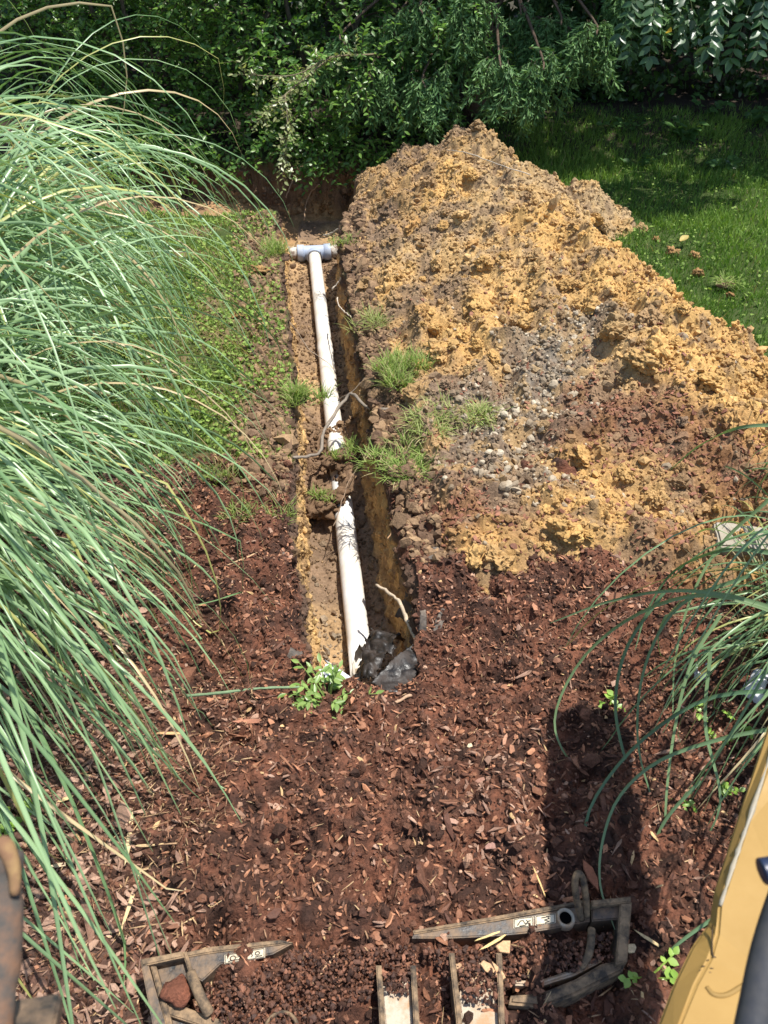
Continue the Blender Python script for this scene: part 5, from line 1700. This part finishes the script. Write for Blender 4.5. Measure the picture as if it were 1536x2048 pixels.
def rod(name, pts, r, mat, parent, n=24, sides=10):
    w = smooth_path(pts, n)
    v, q, t = tube(w, r, sides)
    return MB().add(v, quads=q, tris=t).build(name, mat, parent, True)
fr = thing('coupler_frame', 'black and muddy steel coupler frame of the loader half buried in mulch', 'steel frame', P(760, 1960, 0))
# right half
prism('top_plate', [(824, 1876), (828, 1864), (1000, 1840), (1178, 1808), (1180, 1842), (1110, 1856), (1050, 1866), (985, 1872), (900, 1876)], .12, ZQ, M_BLACK, fr)
prism('rail', [(828, 1868), (1000, 1840), (1178, 1806), (1178, 1797), (1000, 1830), (826, 1860)], .10, ZQ + .006, M_TAN, fr)
ep = prism('end_plate', [(1183, 1800), (1258, 1793), (1264, 1812), (1253, 1926), (1236, 1932), (1236, 1838), (1184, 1842)], .10, ZQ + .006, M_BLACK, fr)
prism('outer_edge', [(1183, 1800), (1262, 1792), (1262, 1804), (1184, 1812)], .1, ZQ + .026, M_TAN, fr)
prism('side_bar', [(1240, 1806), (1264, 1804), (1255, 1922), (1232, 1928)], .10, ZQ + .022, M_TAN, fr)
prism('lower_bar', [(1253, 1918), (1246, 1942), (1150, 1990), (1085, 2014), (1018, 2008), (1022, 1990), (1080, 1986), (1150, 1958), (1205, 1926)], .06, ZQ, M_TAN, fr, .006)
prism('lower_lip', [(1205, 1922), (1150, 1950), (1080, 1972), (1030, 1970), (1030, 1960), (1080, 1960), (1145, 1938), (1195, 1914)], .06, ZQ - .01, M_WORN, fr, .004)
c0 = P(1131, 1836, ZQ)
v, q = revolve(c0 + np.array([0, 0, -.02]), (0, 0, 1.0), [(0, .014), (.021, .015), (.026, .018), (.026, .022), (.020, .024), (.0, .024)], 26)
obj('pin_socket', v, q, M_WORN, None, fr, True)
v, q = revolve(c0 + np.array([0, 0, .0015]), (0, 0, 1.0), [(0, .0), (0, .0145)], 26)
obj('pin_hole_shade', v, q, mat_plain('hole_shade', (0.004, 0.004, 0.004), 1, 0, 0, None, 5, .1, 0), None, fr)  # flat near-black disc painted as the shade inside the socket
rod('lock_lever', [P(1163, 1838, ZQ), P(1156, 1812, ZQ + .05), P(1150, 1775, ZQ + .11), P(1152, 1752, ZQ + .135), P(1160, 1748, ZQ + .138), P(1167, 1765, ZQ + .115), P(1172, 1800, ZQ + .06), P(1173, 1832, ZQ + .01)], .0085, M_TAN, fr, 40)
rod('lock_lever', [P(1183, 1858, ZQ + .015), P(1182, 1885, ZQ + .02), P(1176, 1912, ZQ + .01), P(1162, 1934, ZQ - .01)], .0095, M_TAN, fr)
def decal(x0, y0, x1, y1, slope, marks):
    y0b, y1b = y0 + slope * (x1 - x0), y1 + slope * (x1 - x0)
    d = prism('decal', [(x0, y0), (x1, y0b), (x1, y1b), (x0, y1)], ZQ - .002, ZQ + .0022, M_CREAM, fr, 0)
    zz = ZQ + .0026
    def ln(a, b, w=.0012):
        u = lambda s, t: P(x0 + s * (x1 - x0), (y0 * (1 - t) + y1 * t) + slope * s * (x1 - x0), zz)
        rod('decal_line', [u(*a), (u(*a) + u(*b)) / 2, u(*b)], w, M_INK, d, 3, 4)
    for a, b in (((.05, .06), (.95, .06)), ((.95, .06), (.95, .94)), ((.95, .94), (.05, .94)), ((.05, .94), (.05, .06))):
        ln(a, b, .0008)
    for m_ in marks:
        for a, b in zip(m_[:-1], m_[1:]):
            ln(a, b)
circ = lambda x_, y_, r_: [(x_ + r_ * .6 * math.cos(a_), y_ + r_ * math.sin(a_)) for a_ in np.linspace(0, 6.283, 13)]
sq = [[(.2, .75), (.35, .3), (.5, .3), (.55, .6), (.8, .65)], [(.3, .85), (.6, .8), (.75, .4)], [(.62, .25), (.7, .45), (.85, .4)]]
sq2 = [[(.3, .3), (.6, .25), (.7, .45), (.45, .55), (.7, .75), (.5, .85)], [(.55, .2), (.75, .25)]]
decal(1027, 1838, 1067, 1857, -.13, sq)
decal(1070, 1832, 1111, 1851, -.13, sq2)
# left half
prism('top_plate', [(374, 1908), (420, 1899), (560, 1884), (586, 1886), (545, 1908), (440, 1928), (404, 1962), (380, 1948)], .12, ZQ, M_BLACK, fr)
prism('rail', [(372, 1904), (420, 1893), (560, 1879), (586, 1884), (560, 1889), (420, 1906), (374, 1914)], .12, ZQ + .006, M_TAN, fr)
prism('end_plate', [(300, 1926), (368, 1912), (388, 1962), (375, 1975), (318, 1990)], .10, ZQ - .02, M_BLACK, fr)
prism('outer_edge', [(280, 1918), (364, 1902), (368, 1914), (284, 1932)], .1, ZQ + .02, M_TAN, fr)
prism('side_bar', [(280, 1920), (296, 1928), (338, 2075), (310, 2075)], .08, ZQ + .016, M_BLACK, fr)
prism('inner_bar', [(300, 1930), (312, 1932), (334, 2010), (352, 2075), (338, 2075)], .08, ZQ + .008, M_TAN, fr)
prism('lower_bar', [(322, 2006), (345, 2004), (420, 2032), (470, 2048), (470, 2075), (335, 2030)], .08, ZQ - .004, M_TAN, fr)
prism('lower_plate', [(335, 2034), (470, 2075), (350, 2085)], .08, ZQ - .02, M_BLACK, fr)
prism('divider', [(364, 1903), (373, 1902), (392, 1962), (384, 1966)], .12, ZQ + .01, M_TAN, fr)
rod('lock_lever', [P(381, 1946, ZQ + .02), P(395, 1980, ZQ + .028), P(408, 2008, ZQ + .022), P(418, 2026, ZQ + .005)], .0125, M_TAN, fr)
decal(449, 1910, 486, 1928, -.16, [circ(.45, .5, .25), [(.2, .8), (.5, .72), (.8, .78)]])
decal(490, 1902, 530, 1921, -.16, [circ(.62, .45, .18), [(.15, .3), (.3, .35), (.38, .6), (.3, .75)], [(.5, .8), (.85, .75)]])
c0 = P(562, 2062, ZQ)
v, q = revolve(c0 + np.array([0, 0, -.08]), (0, 0, 1.0), [(0, .032), (.08, .033), (.088, .036), (.08, .042), (.0, .042)], 30)
obj('pin_socket', v, q, M_TAN, None, fr, True)
# channels running towards the machine
def channel(xa0, xa1, xb0, xb1, y0, fl, mat_floor):
    prism('channel_side', [(xa0, y0), (xa0 + 11, y0), (xa1 + 12, 2090), (xa1, 2090)], .05, ZQ + .03, M_TAN, fr)
    prism('channel_side', [(xb0 - 11, y0), (xb0, y0), (xb1, 2090), (xb1 - 12, 2090)], .05, ZQ + .03, M_TAN, fr)
    prism('channel_floor', [(xa0 + 11, fl), (xb0 - 11, fl), (xb1 - 12, 2090), (xa1 + 12, 2090)], .05, ZQ + .004, mat_floor, fr)
channel(752, 762, 832, 842, 1930, 1962, M_WORN)
channel(898, 918, 1004, 1012, 1905, 1925, M_WORN)

# mulch lying on the coupler
def pile(poly_px, n_, h_):
    pc = np.array(poly_px, float)
    x_ = rng.uniform(pc[:, 0].min(), pc[:, 0].max(), n_)
    y_ = rng.uniform(pc[:, 1].min(), pc[:, 1].max(), n_)
    ins = np.zeros(n_, bool)
    j = len(pc) - 1
    for i in range(len(pc)):
        cnd = ((pc[i, 1] > y_) != (pc[j, 1] > y_)) & (x_ < (pc[j, 0] - pc[i, 0]) * (y_ - pc[i, 1]) / (pc[j, 1] - pc[i, 1] + 1e-9) + pc[i, 0])
        ins ^= cnd
        j = i
    x_, y_ = x_[ins], y_[ins]
    zz = ZQ + rng.uniform(-.01, h_, len(x_))
    return np.array([P(a_, b_, c_) for a_, b_, c_ in zip(x_, y_, zz)])
pts = np.concatenate([pile([(590, 1895), (830, 1890), (835, 1960), (750, 1990), (600, 2060), (430, 2048), (400, 1970), (500, 1945)], 2600, .012), pile([(840, 1899), (1180, 1876), (1225, 1862), (1230, 1920), (1150, 1940), (1030, 1960), (1005, 1990), (915, 1985)], 2000, .012),
                      pile([(768, 1945), (822, 1945), (815, 1990), (775, 1990)], 260, .03), pile([(915, 1930), (1000, 1930), (1000, 2015), (925, 2005)], 500, .03), pile([(845, 1900), (900, 1900), (905, 2060), (850, 2060)], 500, .0) - np.array([0, 0, .05])])
s_ = rng.gamma(1.4, .0016, len(pts)) + .0018
c_ = mixc(MULD, (0.24, 0.10, 0.055), rng.random(len(pts)) ** 1.8)
scatter(bed, 'bark_chip', 'bark_on_coupler', CHIPT + CRUMB, np.where(rng.random(len(pts)) < .3, rng.integers(0, len(CHIPT), len(pts)), len(CHIPT) + rng.integers(0, len(CRUMB), len(pts))), rot_rand(len(pts), 1, .4), s_, pts, c_, M_CHIP, 40)
t = lumps(I3, 1, .3, 1.6, .7, .12)[0]
tag(obj('mulch_lump', t[0] * .034 + P(352, 1984, ZQ + .005), t[1], M_MULCH, (0.17, 0.062, 0.035), None, True), 'reddish lump sitting in the left corner of the steel frame', 'mulch lump')
# pale splinters and leaves lying on the mulch, seen one by one
for (px_, py_, L_, w_, rz, col) in ((1078, 1762, .045, .006, 1.9, (0.62, 0.42, 0.17)), (975, 1872, .04, .0045, .35, (0.66, 0.48, 0.2)), (985, 1886, .045, .006, .5, (0.66, 0.46, 0.19)), (1012, 1893, .026, .014, .3, (0.5, 0.3, 0.15)),
                                    (985, 1938, .035, .013, -.5, (0.55, 0.33, 0.17)), (1000, 1945, .03, .012, -.9, (0.5, 0.3, .15)), (1260, 1898, .018, .018, .2, (0.6, 0.47, .28)), (655, 1930, .06, .008, .9, (0.46, 0.27, .15)),
                                    (500, 1443, .062, .018, .05, (0.33, 0.14, .08)), (338, 1466, .05, .010, .05, (0.55, 0.33, .15)), (258, 1680, .10, .006, 1.7, (0.62, 0.45, .24)), (262, 1800, .10, .006, 1.45, (0.60, 0.43, .22)),
                                    (130, 1598, .03, .012, .5, (0.6, 0.42, .2)), (120, 1730, .03, .012, .2, (0.6, 0.45, .28)), (940, 1490, .011, .008, .4, (0.6, .5, .3)), (300, 1690, .05, .01, .1, (.5, .35, .18)), (480, 1180 - 60, .09, .007, .6, (.5, .33, .18)),
                                    (1180, 1745, .05, .02, 1.8, (.33, .12, .06)), (1300, 1880, .045, .008, -.6, (.55, .4, .2)), (1010, 1480, .03, .01, 1.2, (.4, .2, .12)), (960, 1560, .025, .01, .4, (.3, .15, .1)), (900, 1640, .03, .009, -.2, (.34, .19, .13)), (985, 1690, .03, .012, .3, (.3, .16, .12))):
    k = int(rng.integers(0, len(CHIPT)))
    tv, tf = CHIPT[k]
    g = P(px_, py_, .05)
    for _ in range(4):
        zz = float(surf_z(g[0], g[1])) + .012
        if 1830 < py_ < 1960 and 900 < px_ < 1100:
            zz = ZQ + .025
        g = P(px_, py_, zz)
    v = tv * np.array([L_, w_ / .5, min(.02, w_)]) @ euler_m(0.1, rng.normal(0, .12), rz).T + g
    obj('wood_splinter', v, tf, M_CHIP, col, bed)

# yellow loader arm at the right, close to the camera
M_YEL = mat_plain('yellow_paint', (0.37, 0.225, 0.062), .45, .35, 0, (0.30, 0.18, 0.052), 5., .45, .05, .25)
M_YEL2 = mat_plain('yellow_paint_side', (0.29, 0.175, 0.05), .5, .3, 0, (0.24, 0.15, 0.045), 8., .5, .05, .2)
M_SCUFF = mat_plain('scuffed_edge', (0.27, 0.24, 0.18), .5, .5, 0, (0.36, 0.30, 0.2), 30., .4, .2, .1)
M_RUBBER = mat_plain('hose_rubber', (0.035, 0.037, 0.043), .5, .4, 0, (0.075, 0.07, 0.065), 25., .4, .1, .2)
M_OIL = mat_plain('oil_spots', (0.05, 0.03, 0.012), .3, .5, 0, None, 30., .2, 0)
arm = thing('loader_arm', 'yellow painted steel loader arm rising at the right edge', 'loader arm', PD(1560, 2100, .95) * (1, 1, 0))
dep = lambda py_: np.interp(py_, [1300, 2080, 2500], [1.34, .92, .80])
O_ = [(1590, 1290), (1480, 1622), (1428, 1785), (1419, 1846), (1384, 1893), (1346, 1972), (1306, 2080), (1240, 2420), (1640, 2420), (1720, 2080), (1800, 1290)]
I_ = [(1606, 1330), (1496, 1640), (1438, 1812), (1434, 1866), (1420, 1915), (1392, 1965), (1348, 2080), (1290, 2400), (1630, 2400), (1690, 2080), (1770, 1330)]
F_ = np.array([PD(a_, b_, dep(b_)) for a_, b_ in I_])
E_ = np.array([PD(a_, b_, dep(b_) + .025) for a_, b_ in O_])
B_ = np.array([PD(a_, b_, dep(b_) + .13) for a_, b_ in O_])
n_ = len(O_)
bm = bmesh.new()
vf, ve, vb = ([bm.verts.new(tuple(p_)) for p_ in L_] for L_ in (F_, E_, B_))
bm.faces.new(vf)
bm.faces.new(vb[::-1])
for i in range(n_):
    j = (i + 1) % n_
    bm.faces.new((vf[i], ve[i], ve[j], vf[j]))
    bm.faces.new((ve[i], vb[i], vb[j], ve[j]))
bmesh.ops.recalc_face_normals(bm, faces=list(bm.faces))
bmesh.ops.bevel(bm, geom=list(bm.edges), offset=.004, segments=3, affect='EDGES')
bmesh.ops.triangulate(bm, faces=list(bm.faces))
bm.verts.index_update()
v = np.array([q_.co[:] for q_ in bm.verts])
f = np.array([[w_.index for w_ in p_.verts] for p_ in bm.faces])
bm.free()
obj('beam', v, f, M_YEL, None, arm)
off = lambda a_, b_, e=-.004: PD(a_, b_, dep(b_) + e)
w_ = smooth_path([off(1552, 1480, .0), off(1498, 1640, .001), off(1466, 1735, .001), off(1441, 1812, .001)], 26)
v, q, t = tube(w_, -.0005 + .0036 * (1 + .6 * noise(np.arange(len(w_)) * .7, 3.0)), 6)
MB().add(v, quads=q, tris=t).build('worn_edge', M_SCUFF, arm, True)
w_ = smooth_path([off(1413, 1975, .001), off(1428, 1990, .0), off(1455, 1990, .0), off(1490, 1970, .0), off(1520, 1962, .0)], 26)
v, q, t = tube(w_, .0035, 6)
MB().add(v, quads=q, tris=t).build('weld_seam', M_YEL2, arm, True)
w_ = smooth_path([off(1425, 1850, .002), off(1424, 1900, .001), off(1428, 1915, .001)], 10)
v, q, t = tube(w_, .0012, 5)
MB().add(v, quads=q, tris=t).build('crack_line', M_OIL, arm, True)
for (px_, py_, r_) in ((1428, 1914, 5), (1416, 1920, 3), (1407, 1932, 4), (1423, 1937, 4.5), (1420, 1945, 3), (1400, 1940, 2.5), (1462, 1940, 2.5), (1474, 1944, 4), (1494, 1952, 4), (1388, 1946, 2.5), (1360, 2020, 2.5)):
    t = lumps(I2, 1, .3, 1.2, .6)[0]
    d0 = dep(py_)
    obj('oil_spot', t[0] * (r_ / FPX * d0) * np.array([1, .35, .8]) + PD(px_, py_, d0 + .0005 + (.012 if px_ < 1395 else 0)), t[1], M_OIL, None, arm, True)
# the beam it hangs from runs forward above the right edge of the view and shades the mulch
lv = np.array([(.70, .62, 1.22), (.84, 1.2, 1.30), (.97, 1.62, 1.34)])
sec = []
for p_ in lv:
    sec += [(p_[0], p_[1], p_[2]), (p_[0] + .21, p_[1], p_[2]), (p_[0] + .21, p_[1], p_[2] + .18), (p_[0], p_[1], p_[2] + .18)]
qs_ = [[0, 1, 2, 3], [8, 11, 10, 9]]
for k in (0, 4):
    qs_ += [[k, k + 4, k + 5, k + 1], [k + 1, k + 5, k + 6, k + 2], [k + 2, k + 6, k + 7, k + 3], [k + 3, k + 7, k + 4, k]]
obj('upper_beam', np.array(sec), np.array(qs_), M_YEL, None, arm)
tag(rod('hydraulic_hose', [PD(1700, 1500, .80), PD(1600, 1720, .78), PD(1545, 1870, .76), PD(1515, 2000, .74), PD(1490, 2160, .72), PD(1480, 2500, .70)], .0155, M_RUBBER, None, 40, 14), 'thick dark rubber hose running beside the yellow arm', 'hose')
kn = rod('control_knob', [PD(1600, 1735, .72), PD(1560, 1738, .72), PD(1530, 1742, .72), PD(1524, 1743, .72)], .012, mat_plain('dark_blue_plastic', (0.018, 0.028, 0.06), .4, .5, 0, None, 10, .2, 0), None, 10, 12)
tag(kn, 'dark blue knob at the right edge above the hose', 'knob')

# rusty post at the left edge, close to the camera
M_RUST = mat_plain('rusty_paint', (0.20, 0.105, 0.06), .8, .25, 0, (0.075, 0.068, 0.06), 20., .52, .4, .1)
M_RUST2 = mat_plain('chipped_yellow', (0.32, 0.21, 0.08), .7, .3, 0, (0.2, 0.11, 0.06), 20., .5, .3, .1)
post = thing('rusty_post', 'rusty steel post with chipped yellow paint at the lower left edge', 'post', PD(-10, 2400, .6) * (1, 1, 0))
pp = [PD(6, 1700, .66), PD(6, 1750, .655), PD(4, 1850, .64), PD(-4, 1960, .62), PD(-16, 2080, .60), PD(-40, 2400, .56)]
w_ = smooth_path(pp, 40)
sarc = np.linspace(0, 1, len(w_))
rr = .0155 * np.sqrt(np.clip(sarc / .03, 0.02, 1)) * (1 - .12 * noise(sarc * 14, 2.0))
v, q, t = tube(w_, rr, 18)
MB().add(v, quads=q, tris=t).build('shaft', M_RUST, post, True)
w_ = smooth_path([PD(4, 1692, .655), PD(14, 1700, .65), PD(28, 1740, .645), PD(30, 1790, .64)], 14)
v, q, t = tube(w_, np.linspace(.009, .004, len(w_)), 10)
MB().add(v, quads=q, tris=t).build('paint_patch', M_RUST2, post, True)
v, f = rough_box(PD(52, 2062, .66), (.05, .06, .02), .2, -.6, .15, .0005, 1)
tag(obj('steel_plate', v, f, M_BLACK, None, None, False), 'dark steel plate edge at the bottom left corner', 'plate')
